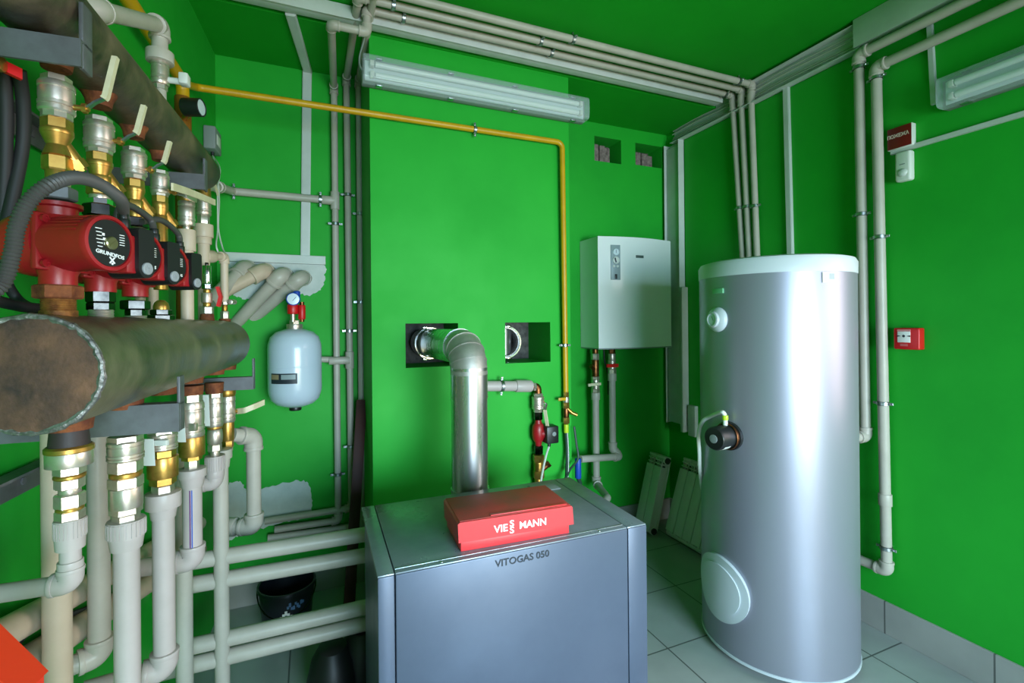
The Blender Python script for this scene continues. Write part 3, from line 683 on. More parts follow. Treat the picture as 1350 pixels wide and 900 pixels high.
# ================================================================== pump line beside the flue
YP = 2.40
p0 = onY(628, 508, YP); p1 = onY(703, 508.5, YP); r = rpx(p0, 17); r = .0285
pipe('thick grey pipe coming out from behind the steel flue on the chimney wall', [(p0.x - .05, YC + .01, p0.z), (p0.x - .05, YP, p0.z), (p1.x - .01, YP, p1.z)], r, PPRW, clips=[(1, .52)], couplings=[(1, .86, .09, 1.18)], elbows=[], out=-YA, reach=YC - YP)
PX = onY(709.5, 560, YP)
T = Thing('brass_elbow', 'brass elbow at the end of the thick grey pipe on the chimney wall', 'pipe fitting')
ze = zat(PX, 509); b = MB(); b.tube([(p1.x - .012, YP, ze), (PX.x, YP, ze), (PX.x, YP, ze - .05)], .021, 18, .02); T.part('elbow_body', b, COPPER)
b = MB(); b.cyl((p1.x - .004, YP, ze), (p1.x + .012, YP, ze), .024, seg=6); T.part('hex_collar', b, NICKEL); T.done()
T = Thing('ball_valve', 'nickel ball valve with hanging white lever above the small wall pump', 'valve')
stack(T, PX, [('valve_body', 'hex', 518, 522, 13, NICKEL), ('valve_body', 'barrel', 522, 539, 17, NICKEL), ('valve_body', 'hex', 539, 543, 13, NICKEL)])
pv = V((PX.x + .028, YP - .015, zat(PX, 530))); pe = onY(722, 563, YP - .04)
lever(T, pv, [pv + V((0, 0, 0)), pv + V((.012, -.012, -.006)), V((pe.x - .016, YP - .04, pv.z - .04)), pe], V((.6, -.8, 0)), .018, .003, axis=V((.9, -.4, 0)), stem=.022); T.done()
T = Thing('circulation_pump', 'small red and black circulation pump on the chimney wall right of the flue', 'pump')
stack(T, PX, [('union_nut', 'hex', 543, 553, 12, BSTEEL), ('pump_housing', 'cone', 553, 560, 8, REDCAST, 11), ('pump_housing', 'bulb', 558, 581, 17, REDCAST), ('pump_housing', 'cone', 579, 587, 11, REDCAST, 8), ('lower_nut', 'hex', 587, 598, 12, BSTEEL)])
zc_ = zat(PX, 571); b = MB(); b.cyl((PX.x, YP, zc_), (PX.x + .045, YP - .02, zc_), .030, seg=24); T.part('motor_neck', b, REDCAST)
a = onY(717, 561, YP - .03); d = onY(733, 582, YP - .03); b = MB(); b.box(((a.x + d.x) / 2, YP - .03, (a.z + d.z) / 2), (abs(d.x - a.x), .075, abs(a.z - d.z)), I4, .008); i = T.part('motor_box', b, BLACKP)
b = MB(); b.lathe([(.012, 0), (.012, .004), (0, .005)], frame(((a.x + d.x) / 2 + .006, YP - .067, (a.z + d.z) / 2 + .006), XA, ZA, -YA), 20); T.part('speed_knob', b, GREYD, i)
g = V(((a.x + d.x) / 2 - .006, YP - .03, d.z)); b = MB(); b.cyl(g, g - ZA * .022, .009, seg=10); T.part('cable_gland', b, BLACKP, i); T.done()
solo('pump_cable', 'pale cable hanging from the small wall pump to the boiler top', 'cable', MB().tube(smooth_path([g - ZA * .02, onY(720, 600, YP - .06), onY(716, 618, YP - .09), onY(712, 640, YP - .13)], 6), .006, 8), WHITEP)
T = Thing('y_strainer', 'brass angled strainer below the small red wall pump', 'strainer')
stack(T, PX, [('strainer_body', 'hex', 599, 608, 15, BRASS), ('strainer_body', 'round', 608, 620, 13, BRASS), ('strainer_body', 'hex', 620, 630, 15, BRASS), ('strainer_body', 'round', 630, 650, 11, BRASS)])
q = V((PX.x, YP, zat(PX, 622))); dq = V((.75, -.25, .62)).normalized(); b = MB(); b.cyl(q, q + dq * .065, .016, seg=16); b.cyl(q + dq * .06, q + dq * .078, .019, seg=6); T.part('screen_cap', b, COPPER); T.done()
# ================================================================== GAS LINE
g0 = onY(247, 113.2, 2.415); g1 = onY(741, 188, 2.415); gz = (g0.z + g1.z) / 2; g2 = onY(746, 520, 2.415)
gx0 = L(-.60, 2.41, 0)
T = pipe('thin yellow gas pipe crossing the chimney wall and dropping on its right side', [L(-.585, onL(241, 130, -.585).dot(DD), onL(241, 110, -.585).z), (gx0.x, 2.415, g0.z), (g1.x, 2.415, g1.z), (g2.x, 2.415, g2.z)], .0155, YELLOW, clips=[], elbows=[], out=-YA, bend=.035, name='gas_pipe', done=False)
clip_on(T, onY(626, 170.8, 2.415), g1 - g0, -YA, .0155, YC - 2.415); clip_on(T, onY(744.5, 455, 2.415), ZA, -YA, .0155, YC - 2.415); T.done()
G = V((g2.x, 2.415, 1))
T = Thing('gas_valve', 'small brass gas tap with yellow lever at the foot of the yellow pipe', 'valve')
stack(T, G, [('valve_body', 'hex', 516, 523, 8, BRASS), ('valve_body', 'round', 523, 530, 9, NICKEL), ('valve_body', 'hex', 530, 538, 9, BRASS), ('valve_body', 'round', 538, 550, 8, COPPER), ('valve_body', 'hex', 550, 558, 9, BRASS)])
z_ = zat(G, 525); b = MB(); b.box((G.x - .032, 2.40, z_), (.05, .008, .018), Matrix.Identity(4), .003); T.part('lever', b, YELLOW, label='yellow lever')
q = V((G.x, 2.41, zat(G, 550))); b = MB(); dq = V((.75, -.2, -.05)); b.tube([V((G.x, 2.41, zat(G, 537))), V((G.x + .03, 2.40, zat(G, 544))), V((G.x + .058, 2.39, zat(G, 547)))], .010, 12); T.part('side_outlet', b, BRASS); T.done()
T = Thing('gas_hose', 'dark green and white striped gas hose with yellow cuff hanging below the gas tap', 'hose')
h0 = V((G.x, 2.415, zat(G, 559))); b = MB(); b.can(V((G.x, 2.415, zat(G, 570))), h0, .014, .001, 16); T.part('hose_cuff', b, mat('lime_cuff', (190, 206, 34), .5), label='lime yellow cuff')
hp = [V((G.x, 2.415, zat(G, 569))), onY(748, 600, 2.41), onY(747, 630, 2.36), onY(745, 650, 2.30)]
b = MB(); b.tube(smooth_path(hp, 8), .011, 12); i = T.part('hose_body', b, HOSEB)
b = MB(); b.tube([p + V((.0025, -.0095, 0)) for p in smooth_path(hp, 8)], .0026, 8); T.part('hose_stripe', b, TAG, i); T.done()
solo('dark_cable', 'dark green cable arcing beside the striped gas hose', 'cable', MB().tube(smooth_path([onY(757, 562, 2.42), onY(760, 585, 2.41), onY(762, 604, 2.40), onY(752, 618, 2.38), onY(744, 632, 2.34), onY(730, 641, 2.28)], 7), .007, 8), HOSEB)

# ================================================================== WALL BOILER
xl = 1.752; y0, y1 = YB - .003, 2.70; zt, zb = 2.075, 1.325; xr = onY(884.5, 380, 2.70).x
T = Thing('wall_boiler', 'white wall hung boiler with a softly curved front in the right corner', 'boiler')
n = 14; poly = [(xl, y0), (xl + .002, y1 + .006)] + [(xl + (xr - xl) * k / n, y1 - .045 * math.sin(math.pi * k / n)) for k in range(n + 1)] + [(xr, y0)]
b = MB(); b.prism(poly, frame((0, 0, zb + .004), XA, YA, ZA), zt - zb - .008); T.part('casing', b, BOILW)
b = MB(); b.prism([(x, y) for x, y in poly], frame((0, 0, zb - .004), XA, YA, ZA), .008); T.part('bottom_plate', b, GREYD)
def front_y(x): k = (x - xl) / (xr - xl); return y1 - .045 * math.sin(math.pi * k)
def ff(x, z): e = .01; return frame((x, front_y(x), z), V((2 * e, front_y(x + e) - front_y(x - e), 0)), ZA, V((front_y(x + e) - front_y(x - e), -2 * e, 0)))
pc = onY(810, 346, 2.685); M = ff(pc.x, pc.z); hh = .232
b = MB(); b.box((0, 0, .002), (.068, hh, .006), M, .002); i = T.part('control_panel', b, PANEL)
for k, (dz, rd) in enumerate(((.068, .024), (.014, .026))):
    b = MB(); b.lathe([(rd, .004), (rd * .92, .012), (rd * .8, .013), (rd * .78, .010), (0, .010)], M @ Matrix.Translation((0.002, dz, 0)), 28); j = T.part('dial', b, GLASSD if k == 0 else WHITEP, i)
    if k: b = MB(); b.box((0, dz, .013), (.008, .032, .006), M @ Matrix.Rotation(.25, 4, 'Z'), .002); T.part('dial_grip', b, INK, j)
    else: b = MB(); b.box((.002, dz + .004, .0115), (.002, .022, .001), M); T.part('dial_needle', b, INK, j)
for s_ in (-1, 1): b = MB(); b.lathe([(.009, .004), (.008, .009), (0, .0095)], M @ Matrix.Translation((s_ * .013, -.026, 0)), 16); T.part('button', b, WHITEP, i)
b = MB(); b.box((.001, -.095, .007), (.016, .032, .006), M, .002); T.part('rocker_switch', b, BLACKP, i)
pc = onY(842, 338.5, 2.665); M = ff(pc.x, pc.z); b = MB(); b.box((0, 0, .002), (.062, .018, .004), M, .001); T.part('name_badge', b, mat('badge_grey', (84, 96, 92), .35)); T.done()
# valves and pipes below it
YV = 2.80; A = onY(785, 500, YV); B = onY(807, 500, YV)
T = Thing('ball_valve', 'brass strainer and nickel valve with white lever under the left of the wall boiler', 'valve')
stack(T, A, [('valve_body', 'round', 459, 466, 8, COPPER), ('valve_body', 'hex', 466, 474, 10, NICKEL), ('strainer', 'round', 474, 496, 10, COPPER), ('lower_valve', 'hex', 496, 500, 11, NICKEL), ('lower_valve', 'barrel', 500, 512, 11, NICKEL), ('lower_valve', 'hex', 512, 517, 11, NICKEL)])
q = V((A.x, YV, zat(A, 488))); b = MB(); dq = V((-.75, -.3, .5)).normalized(); b.cyl(q, q + dq * .05, .015, seg=14); b.cyl(q + dq * .045, q + dq * .06, .017, seg=6); T.part('screen_cap', b, COPPER)
z_ = zat(A, 505); b = MB(); b.strap([(A.x + .015, YV - .04, z_), (A.x - .03, YV - .045, z_), (A.x - .088, YV - .05, z_ - .002)], ZA, .018, .009); T.part('lever', b, CREAMP); T.done()
T = Thing('ball_valve', 'nickel valve with red lever under the wall boiler', 'valve')
stack(T, B, [('valve_body', 'hex', 459, 466, 9, COPPER), ('valve_body', 'round', 466, 474, 10, NICKEL), ('valve_body', 'barrel', 474, 486, 11, NICKEL), ('valve_body', 'hex', 486, 493, 11, NICKEL)])
z_ = zat(B, 481); b = MB(); b.strap([(B.x + .022, YV - .04, z_), (B.x - .03, YV - .045, z_), (B.x - .075, YV - .05, z_ + .002)], ZA, .022, .010); T.part('lever', b, REDPL, label='red lever'); T.done()
solo('dark_cable', 'thin dark cable hanging below the white wall boiler', 'cable', MB().tube(smooth_path([onY(796, 456, 2.84), onY(797, 475, 2.85), onY(801, 492, 2.87), onY(802, 520, 2.89)], 6), .005, 8), RUBBER)
r = .0235
za = zat(A, 637)
pipe('left grey pipe under the wall boiler, running down towards the back of the floor boiler', [(A.x, YV, zat(A, 517)), (A.x, YV, za), (A.x - .10, 2.52, za + .01), (1.03, 1.93, za + .0)], r, PPR, couplings=[(0, .04, .05, 1.28)], elbows=[1])
zb_ = zat(B, 600)
pipe('right grey pipe under the wall boiler, turning left above the skirting', [(B.x, YV, zat(B, 493)), (B.x, YV, zb_ + .045), (B.x + .035, YV - .03, zb_ - .005), (onY(765, 605, 2.73).x, 2.73, onY(765, 605, 2.73).z)], r, PPR, couplings=[(0, .04, .05, 1.28)], elbows=[1, 2])
p = onY(762, 606, 2.62); zs = onY(762, 630, 2.62).z; T = Thing('drain_hose', 'dark hose with bright blue sleeve behind the right rear corner of the boiler', 'hose')
b = MB(); b.can((p.x, p.y, zs), (p.x, p.y, onY(762, 604, 2.62).z), .020, .003, 16); T.part('blue_sleeve', b, BLUEP, label='bright blue sleeve')
b = MB(); b.tube(smooth_path([(p.x, p.y, zs + .01), (p.x - .01, p.y - .02, zs - .08), (1.12, 2.2, zs - .2), (.98, 1.93, zs - .24)], 8), .013, 12); T.part('hose_body', b, HOSEB); T.done()

# ================================================================== RADIATORS leaning in the corner
def radiator(label, x_foot, lean, ya, yb, h, nsec, dep=.08):
    up = V((math.sin(lean), 0, math.cos(lean))); out = V((-math.cos(lean), 0, math.sin(lean)))
    T = Thing('radiator', label, 'radiator', None); w = (ya - yb) / nsec
    o = V((x_foot, ya, .004 + dep * math.sin(lean)))
    for k in range(nsec):
        M = frame(o - YA * w * (k + .5), -YA, up, out); b = MB()
        b.box((0, h / 2 - .02, 0 - .004), (w - .004, h - .12, .012), M, .004)
        b.box((0, h / 2, -dep + .008), (w - .004, h - .06, .010), M, .003); b.box((0, h / 2, -dep / 2), (.006, h - .06, dep - .01), M)
        for q in (-1, 1): b.box((q * w * .28, h / 2, -dep / 2), (.004, h - .06, dep * .8), M)
        for yy in (.03, h - .03): b.cyl(M @ V((-w / 2 + .001, yy, -dep / 2)), M @ V((w / 2 - .001, yy, -dep / 2)), .026, seg=18)
        b.box((0, h - .012, -dep / 2), (w - .004, .016, dep - .012), M, .005)
        for yy in (h - .035, h - .062): b.box((0, yy, -.004), (w * .72, .008, .012), M, .002)
        T.part('radiator_section', b, RADW)
    for k in range(nsec):
        M = frame(o - YA * w * (k + .5), -YA, up, out); b = MB(); b.box((0, h - .05, -.03), (w * .8, .012, .02), M, .002); b.box((0, h - .076, -.03), (w * .8, .010, .02), M, .002); T.part('air_vent', b, BLACKP)
    M = frame(o - YA * w * nsec, -YA, up, out)
    for yy in (.03, h - .03): b = MB(); b.cyl(M @ V((-.002, yy, -dep / 2)), M @ V((.008, yy, -dep / 2)), .022, seg=16); T.part('port_plug', b, BLACKP)
    T.done()
radiator('white ribbed radiator leaning against the right wall behind the silver tank', 2.24, .32, 2.66, 2.10, .55, 7)
radiator('white radiator leaning in the corner, seen edge on, beside the other radiator', 2.14, .26, 2.86, 2.70, .55, 2)

# ================================================================== ALCOVE: expansion vessel, conduits, pipes
ev = onY(389, 485, 2.78); rv = rpx(ev, 72); zt_, zb_ = zat(ev, 432), zat(ev, 537)
T = Thing('expansion_vessel', 'white pressure vessel hanging on the back wall of the alcove', 'pressure vessel')
H = zt_ - zb_
b = MB(); b.lathe([(0, 0), (rv * .35, .006), (rv * .7, .022), (rv * .9, .048), (rv * .985, .085), (rv, .11), (rv, H - .11), (rv * .985, H - .085), (rv * .9, H - .048), (rv * .7, H - .022), (rv * .35, H - .006), (0, H)], Matrix.Translation((ev.x, ev.y, zb_)), 48); v = T.part('vessel_shell', b, TANKW)
b = MB(); b.lathe([(rv * 1.0, 0), (rv * 1.006, .004), (rv, .008)], Matrix.Translation((ev.x, ev.y, zb_ + H * .52)), 48); T.part('weld_seam', b, TANKW, v)
b = MB(); b.can((ev.x, ev.y, zb_ - .014), (ev.x, ev.y, zb_ + .006), .03, .003); T.part('bottom_cap', b, BLACKP)
def vframe(px, py):
    r_ = ray(px, py); A_ = r_.x ** 2 + r_.y ** 2; B_ = -2 * (r_.x * ev.x + r_.y * ev.y); C_ = ev.x ** 2 + ev.y ** 2 - rv * rv; t_ = (-B_ - math.sqrt(max(0, B_ * B_ - 4 * A_ * C_))) / (2 * A_)
    p_ = EYE + r_ * t_; return p_
b = MB(); pa, pb = vframe(358, 489), vframe(392, 502); a0 = math.atan2(pa.y - ev.y, pa.x - ev.x); a1 = math.atan2(pb.y - ev.y, pb.x - ev.x); a0 = a0 + 2 * math.pi if a0 < 0 else a0; a1 = a1 + 2 * math.pi if a1 < 0 else a1
def curved(a0, a1, z0, z1, off):
    m = MB(); n = 10; row = []
    for k in range(n + 1):
        t = a0 + (a1 - a0) * k / n; d = V((math.cos(t), math.sin(t), 0))
        row.append([m.bm.verts.new(V((ev.x, ev.y, z)) + d * (rv + o)) for z, o in ((z0, 0), (z0, off), (z1, off), (z1, 0))])
    for k in range(n):
        for j in range(4): m.bm.faces.new((row[k][j], row[k][(j + 1) % 4], row[k + 1][(j + 1) % 4], row[k + 1][j]))
    m.bm.faces.new(row[0]); m.bm.faces.new(row[-1][::-1]); return m
i = T.part('rating_label', curved(a0, a1, zat(ev, 502), zat(ev, 489), .0015), INK, v, 'dark rating label')
mid = a0 + (a1 - a0) * .35
T.part('label_block', curved(a0 + .02, mid, zat(ev, 496.5), zat(ev, 490.5), .0025), mat('label_tan', (150, 130, 100), .5), i); T.part('label_block', curved(mid + .1, a1 - .06, zat(ev, 496.5), zat(ev, 490.5), .0025), PANEL, i)
for z_ in (zb_ + .09, zb_ + H - .09):
    b = MB(); b.box((ev.x, (ev.y + rv * .8 + YB) / 2, z_), (.05, YB - ev.y - rv * .8, .03), I4, .002); T.part('wall_bracket', b, GALV)
T.done()
T = Thing('safety_group', 'pressure gauge and red safety valve on top of the white vessel', 'valve')
stack(T, ev, [('manifold_base', 'round', 427, 434, 22, NICKEL), ('manifold_base', 'hex', 422, 428, 14, NICKEL)])
for (px, y0_, y1_, w, nm, m) in ((386, 402, 424, 6, 'riser', NICKEL), (398, 398, 424, 6, 'riser', COPPER)):
    q = onY(px, 410, 2.76); b = MB(); b.cyl((q.x, 2.76, zat(q, y1_)), (q.x, 2.76, zat(q, y0_)), .012, seg=14); T.part(nm, b, m)
q = onY(386, 408, 2.76); b = MB(); b.can((q.x, 2.76, zat(q, 414)), (q.x, 2.76, zat(q, 401)), .027, .006, 20); T.part('valve_cap', b, REDPL, label='red safety valve body')
q = onY(398, 412, 2.755); b = MB(); b.can((q.x, 2.755, zat(q, 421)), (q.x, 2.755, zat(q, 402)), .018, .004, 16); T.part('vent_body', b, REDPL)
q = onY(386.5, 394, 2.73); M = frame(q, XA, ZA, -YA); b = MB(); b.lathe([(.028, -.03), (.034, -.026), (.034, 0), (.030, .004), (.029, .001), (0, .001)], M, 28); g = T.part('pressure_gauge', b, BLUEP); b = MB(); b.lathe([(.029, .001), (0, .0025)], M, 28); j = T.part('dial_face', b, GLASSD, g); b = MB(); b.box((.004, .004, .003), (.002, .026, .001), M @ Matrix.Rotation(-.7, 4, 'Z')); T.part('dial_needle', b, INK, j)
q = onY(391, 389, 2.76); b = MB(); b.can((q.x, 2.76, q.z - .01), (q.x, 2.76, q.z + .022), .018, .006, 12); T.part('blue_cap', b, BLUEP, label='blue top cap'); T.done()
conduit('upright white conduit on the back wall of the alcove', onY(405, 92, YB), onY(402.5, 338, YB), .048, .02, -YA)
conduit('white conduit running over the alcove ceiling towards the upright one', (onZ(406, 82, ZS).x, YB - .005, ZS), (onZ(382, 2, ZS).x, 2.40, ZS), .045, .018, -ZA)
conduit('short level white conduit above the plaster patch in the alcove', onY(292, 338.5, YB), onY(429, 344, YB), .047, .03, -YA)
p0 = onY(306, 252, 2.885); p1 = onY(441, 264.5, 2.885)
T = pipe('level grey pipe crossing the alcove wall into the upright pipe', [onL(270, 245, -.50), onL(287, 246, -.56) + V((0, 0, 0)), p0, (.125, 2.885, p1.z)], .0205, PPR, elbows=[1], clips=[(2, .015), (2, .86)], out=-YA, reach=.045, done=False)
T.part('tee', MB().can((.131, 2.885, p1.z - .05), (.131, 2.885, p1.z + .05), .0245, .002, 18), PPR); T.part('tee_branch', MB().can((.06, 2.885, p1.z), (.131, 2.885, p1.z), .0245, .002, 18), PPR); T.done()
p1 = onY(460, 474.5, 2.87); p0 = onY(405, 473, 2.87)
T = pipe('short level grey pipe from behind the white vessel to the second upright pipe', [p0, (.20, 2.86, p1.z)], .017, PPR, done=False)
T.part('tee', MB().can((.201, 2.875, p1.z - .048), (.201, 2.875, p1.z + .048), .0235, .002, 18), PPR); T.part('tee_branch', MB().can((.09, 2.862, p1.z), (.20, 2.862, p1.z), .022, .002, 18), PPR); T.done()
# four diagonal pipes coming out of the plaster patch
for lab, e, f in (('lowest diagonal pipe out of the plaster patch, farthest right', (396, 366), (302, 446)), ('second diagonal pipe from the right out of the plaster patch', (371, 362), (298, 440)),
                  ('third diagonal pipe from the right out of the plaster patch', (346, 357), (280, 392)), ('short diagonal pipe at the left end of the plaster patch', (322, 353), (276, 398))):
    a = onY(*e, 2.80); c = onL(*f, -.605)
    pipe(lab, [(a.x + .03, YB + .02, a.z + .01), a, c], .033, PPRC if e[0] > 330 and e[0] < 360 else PPR, group='diagonal pipes from the alcove wall')
# low pipes running from the left manifold to behind the boiler
YL = 2.02
for lab, a, c in (('uppermost of the four level pipes running behind the boiler on its left', (304, 731), (484.4, 706.7)), ('second from the top of the four level pipes running behind the boiler', (304, 761), (484.4, 734.5)),
                  ('second from the bottom of the four level pipes running behind the boiler', (303, 840), (484.4, 800)), ('lowest of the four level pipes running behind the boiler on its left', (303, 864), (484.4, 821))):
    p = onY(*a, YL); q = onY(*c, YL); zz = (p.z + q.z) / 2; dz = (q.z - p.z) / (q.x - p.x) * .6
    pipe(lab, [(-.505, YL, zz - dz * .45), (.62, YL, zz + dz * .3)], .0285, PPR, group='level pipes behind the boiler')
# bucket, sack, board
p = onZ(379, 834, 0); rb = .125
T = Thing('bucket', 'dark dirty plastic bucket on the floor under the level pipes', 'bucket')
b = MB(); b.lathe([(rb * .8, 0), (rb * .82, .004), (rb, .235), (rb * 1.05, .237), (rb * 1.05, .25), (rb * .98, .25), (rb * .79, .012), (0, .010)], Matrix.Translation(p), 40); i = T.part('bucket_shell', b, DARKB)
b = MB(); rr = random.Random(3)
for k in range(6):
    t = -1.75 + .09 * k; d = V((math.cos(t), math.sin(t), 0)); h0 = .17 - .012 * abs(k - 2); ln = (.10, .03, .02, .035, .015, .012)[k]
    b.strap([p + d * (rb * (.80 + .19 * (h0 / .235)) + .002) + ZA * h0, p + d * (rb * (.80 + .19 * ((h0 - ln) / .235)) + .002) + ZA * (h0 - ln)], ZA.cross(d), .011, .002)
T.part('paint_drip', b, TAG, i, 'pale paint drips')
b = MB()
for k in range(9):
    t = -1.5 + .07 * k; d = V((math.cos(t), math.sin(t), 0)); h0 = .185 + .012 * math.sin(k * 1.9)
    b.box((0, 0, 0), (.010, .012 + .006 * (k % 2), .002), frame(p + d * (rb * (.80 + .19 * (h0 / .235)) + .002) + ZA * h0, ZA.cross(d), ZA, d))
T.part('label_print', b, mat('faded_blue_print', (84, 116, 160), .5), i)
b = MB(); b.tube([p + V((rb * 1.04 * math.cos(t), rb * 1.04 * math.sin(t) * .96 - .0, .235 - .10 * math.sin(math.pi * k / 16))) for k, t in [(k, math.pi + math.pi * k / 16) for k in range(17)]], .003, 8); T.part('bail_handle', b, BSTEEL); T.done()
q = onZ(455, 925, 0)
b = MB()
b.lathe([(.0, 0), (.075, .003), (.095, .04), (.098, .12), (.085, .19), (.055, .235), (.0, .25)], Matrix.Translation(q + V((-.045, .0, 0))) @ Matrix.Diagonal(V((.95, 1.1, 1, 1))), 24)
b.lathe([(.0, 0), (.075, .003), (.092, .04), (.095, .13), (.085, .21), (.055, .258), (.0, .272)], Matrix.Translation(q + V((.075, .03, 0))), 24)
for v in b.bm.verts: v.co += V((math.sin(v.co.z * 40 + v.co.x * 30) * .003, math.sin(v.co.z * 33 + v.co.y * 50) * .003, 0))
solo('refuse_sack', 'black bulging sack on the floor against the left side of the boiler', 'sack', b, SACK)
p0 = onY(477, 527, 2.80); p1 = onY(466, 705, 2.62)
b = MB(); u = (p1 - p0).normalized(); p1b = p0 + u * ((p0.z - .004) / -u.z)
b.box((0, 0, (p1b - p0).length / 2), (.055, .02, (p1b - p0).length), frame(p0, YA.cross(u), u.cross(YA.cross(u)) * 1, u), .002); solo('wooden_board', 'narrow dark red board leaning in the gap left of the chimney wall', 'board', b, BOARD)
# ================================================================== LEFT MANIFOLDS
XM = -.43
def TP(px, py, x=XM): p = onL(px, py, x); return V((p.x, p.y, 0))
ZL, RL = 1.432, .088; ZU, RU = 1.987, .057
sL0 = onL(140, 510, XM + RL).dot(DD); sL1 = onL(331, 470, XM + RL).dot(DD)
UPX = [(75, 150), (131, 190), (177, 225), (211, 245)]
TRN = [TP(*q) for q in UPX]
LOX = [(92, 640), (166, 640), (215, 640), (253, 600), (283, 560), (300, 560)]
LTR = [TP(*q) for q in LOX]
ax = lambda s, z: L(XM, s, z)
T = Thing('pipe_manifold', 'thick horizontal olive steel manifold with a rusty end plate, lower of the two', 'pipe manifold')
b = MB(); b.lathe([(RL, 0), (RL, (sL1 - sL0) - .02), (RL - .006, sL1 - sL0 - .004), (RL - .03, sL1 - sL0)], axis_frame(ax(sL0, ZL), DD), 64); body = T.part('manifold_body', b, PIPE_LO)
b = MB(); b.lathe([(RL * .95, 0), (RL * .95, -.004), (RL * .6, -.006), (0, -.006)], axis_frame(ax(sL0, ZL), DD), 56); T.part('end_plate', b, CAPM, label='rusty brown round end plate')
b = MB(); rr = random.Random(4); pts = []
n = 72; M = axis_frame(ax(sL0 - .001, ZL), DD)
rad = []
for k in range(n): t = 2 * math.pi * k / n; q = RL * (.955 + rr.uniform(-.008, .008)); pts.append(M @ V((q * math.cos(t), q * math.sin(t), rr.uniform(-.001, .001)))); rad.append(.0052 + rr.uniform(-.0012, .0014))
b.tube(pts + [pts[0]], rad + [rad[0]], 8); T.part('weld_seam', b, WELD, label='bright weld ring')
for q in LTR:
    b = MB(); b.lathe([(.030, ZL - RL - .012), (.034, ZL - RL + .02)], Matrix.Translation((q.x, q.y, 0)), 24); T.part('outlet_stub', b, RUST)
T.done()
sU0, sU1 = .42, 1.765
T = Thing('pipe_manifold', 'brown rusty horizontal steel manifold along the left wall near the ceiling, upper of the two', 'pipe manifold')
b = MB(); b.lathe([(RU - .004, 0), (RU, .004), (RU, sU1 - sU0 - .01), (RU - .006, sU1 - sU0), (0, sU1 - sU0)], axis_frame(ax(sU0, ZU), DD), 56); T.part('manifold_body', b, PIPE_UP)
for q, w in zip(TRN, (1, 1, .95, .85)):
    b = MB(); b.lathe([(.019 * w, ZU - RU - .020), (.021 * w, ZU - RU - .008), (.027 * w, ZU - RU + .004), (.028 * w, ZU - RU + .02)], Matrix.Translation((q.x, q.y, 0)), 24); T.part('outlet_stub', b, RUST)
T.done()
# support brackets of angle steel
def bracket(label, s, x0, x1, z0, z1, zp, w=.032):
    T = Thing('support_bracket', label, 'bracket')
    M = frame(L(0, s, 0), NN, DD, ZA); b = MB()
    b.box(((x0 + x1) / 2, -w / 2, (z0 + z1) / 2), (x1 - x0, .005, z1 - z0), M); b.box(((x0 + x1) / 2, 0, z1 - .002), (x1 - x0, w, .004), M); T.part('angle_bar', b, DSTEEL)
    b = MB(); b.box((x1 - .003, w * .1, (z0 + zp) / 2), (.006, w * .9, zp - z0), M, .0015); T.part('end_plate', b, DSTEEL); T.done()
bracket('grey angle steel bracket under the near end of the upper manifold', .895, XW, -.365, 1.885, 1.926, 1.985)
bracket('small grey angle steel bracket under the far end of the upper manifold', 1.565, XW, -.368, 1.882, 1.924, 1.972, .03)
bracket('wide grey angle steel bracket under the near half of the lower manifold', 1.19, XW, -.328, 1.281, 1.340, 1.395, .034)
bracket('grey angle steel bracket under the far end of the lower manifold', 2.06, XW, -.330, 1.258, 1.306, 1.375, .034)
def rail(label, a, c, w):
    a, c = onL(*a, XW + .012), onL(*c, XW + .012); z = (a.z + c.z) / 2; b = MB(); s0 = a.dot(DD); s1 = c.dot(DD)
    b.box(((s0 + s1) / 2, z, 0), (s1 - s0, w, .006), frame(L(XW + .014, 0, 0), DD, ZA, NN), .001); b.box(((s0 + s1) / 2, z + w / 2, .016), (s1 - s0, .005, .034), frame(L(XW + .014, 0, 0), DD, ZA, NN))
    for q in (.2, .8): b.cyl(L(XW, s0 + (s1 - s0) * q, z), L(XW + .02, s0 + (s1 - s0) * q, z), .008, seg=6)
    solo('wall_rail', label, 'rail', b, DSTEEL)
rail('dark steel rail on the left wall below the lower manifold', (-200, 738), (60, 621), .05)
rail('dark steel rail on the left wall behind the topmost valves', (-160, 40), (70, 205), .045)

# ---------------- upper trains: valve, strainer, pump and unions on each branch
def valve(label, P, segs, piv=None, pts=None, W=None, w=.0105, m=CREAMP, lab=None):
    T = Thing('ball_valve', label, 'valve'); stack(T, P, segs)
    if piv is not None: lever(T, piv, pts, W if W is not None else DD, w, .003, m, stem=.03, label=lab)
    return T
def up_lever(P, ypx, out=.036, rise=.085, skew=.02, s=1.0):
    pv = V((P.x, P.y, zat(P, ypx))) + NN * out * s
    return pv, [pv + NN * .002, pv + NN * .014 * s + ZA * .012 * s, pv + NN * .026 * s + ZA * .022 * s + DD * skew * .2, pv + NN * .032 * s + DD * skew * 1.3 + ZA * rise * 1.2 * s]
A1, A2, A3, A4 = TRN
pv, pt = up_lever(A1, 139)
valve('nickel ball valve nearest the camera under the upper manifold, lever up', A1, [('valve_body', 'hex', 101, 112, 42, NICKEL), ('valve_body', 'barrel', 110, 150, 53, NICKEL), ('valve_body', 'oct', 149, 158, 44, NICKEL)], pv, pt).done()
pv, pt = up_lever(A2, 184, .034, .072, .018, .95)
valve('second nickel ball valve from the camera under the upper manifold, lever up', A2, [('valve_body', 'hex', 155, 163, 36, NICKEL), ('valve_body', 'barrel', 162, 198, 44, NICKEL), ('valve_body', 'oct', 197, 203, 36, NICKEL)], pv, pt).done()
pv, pt = up_lever(A3, 222, .034, .068, .018, .9)
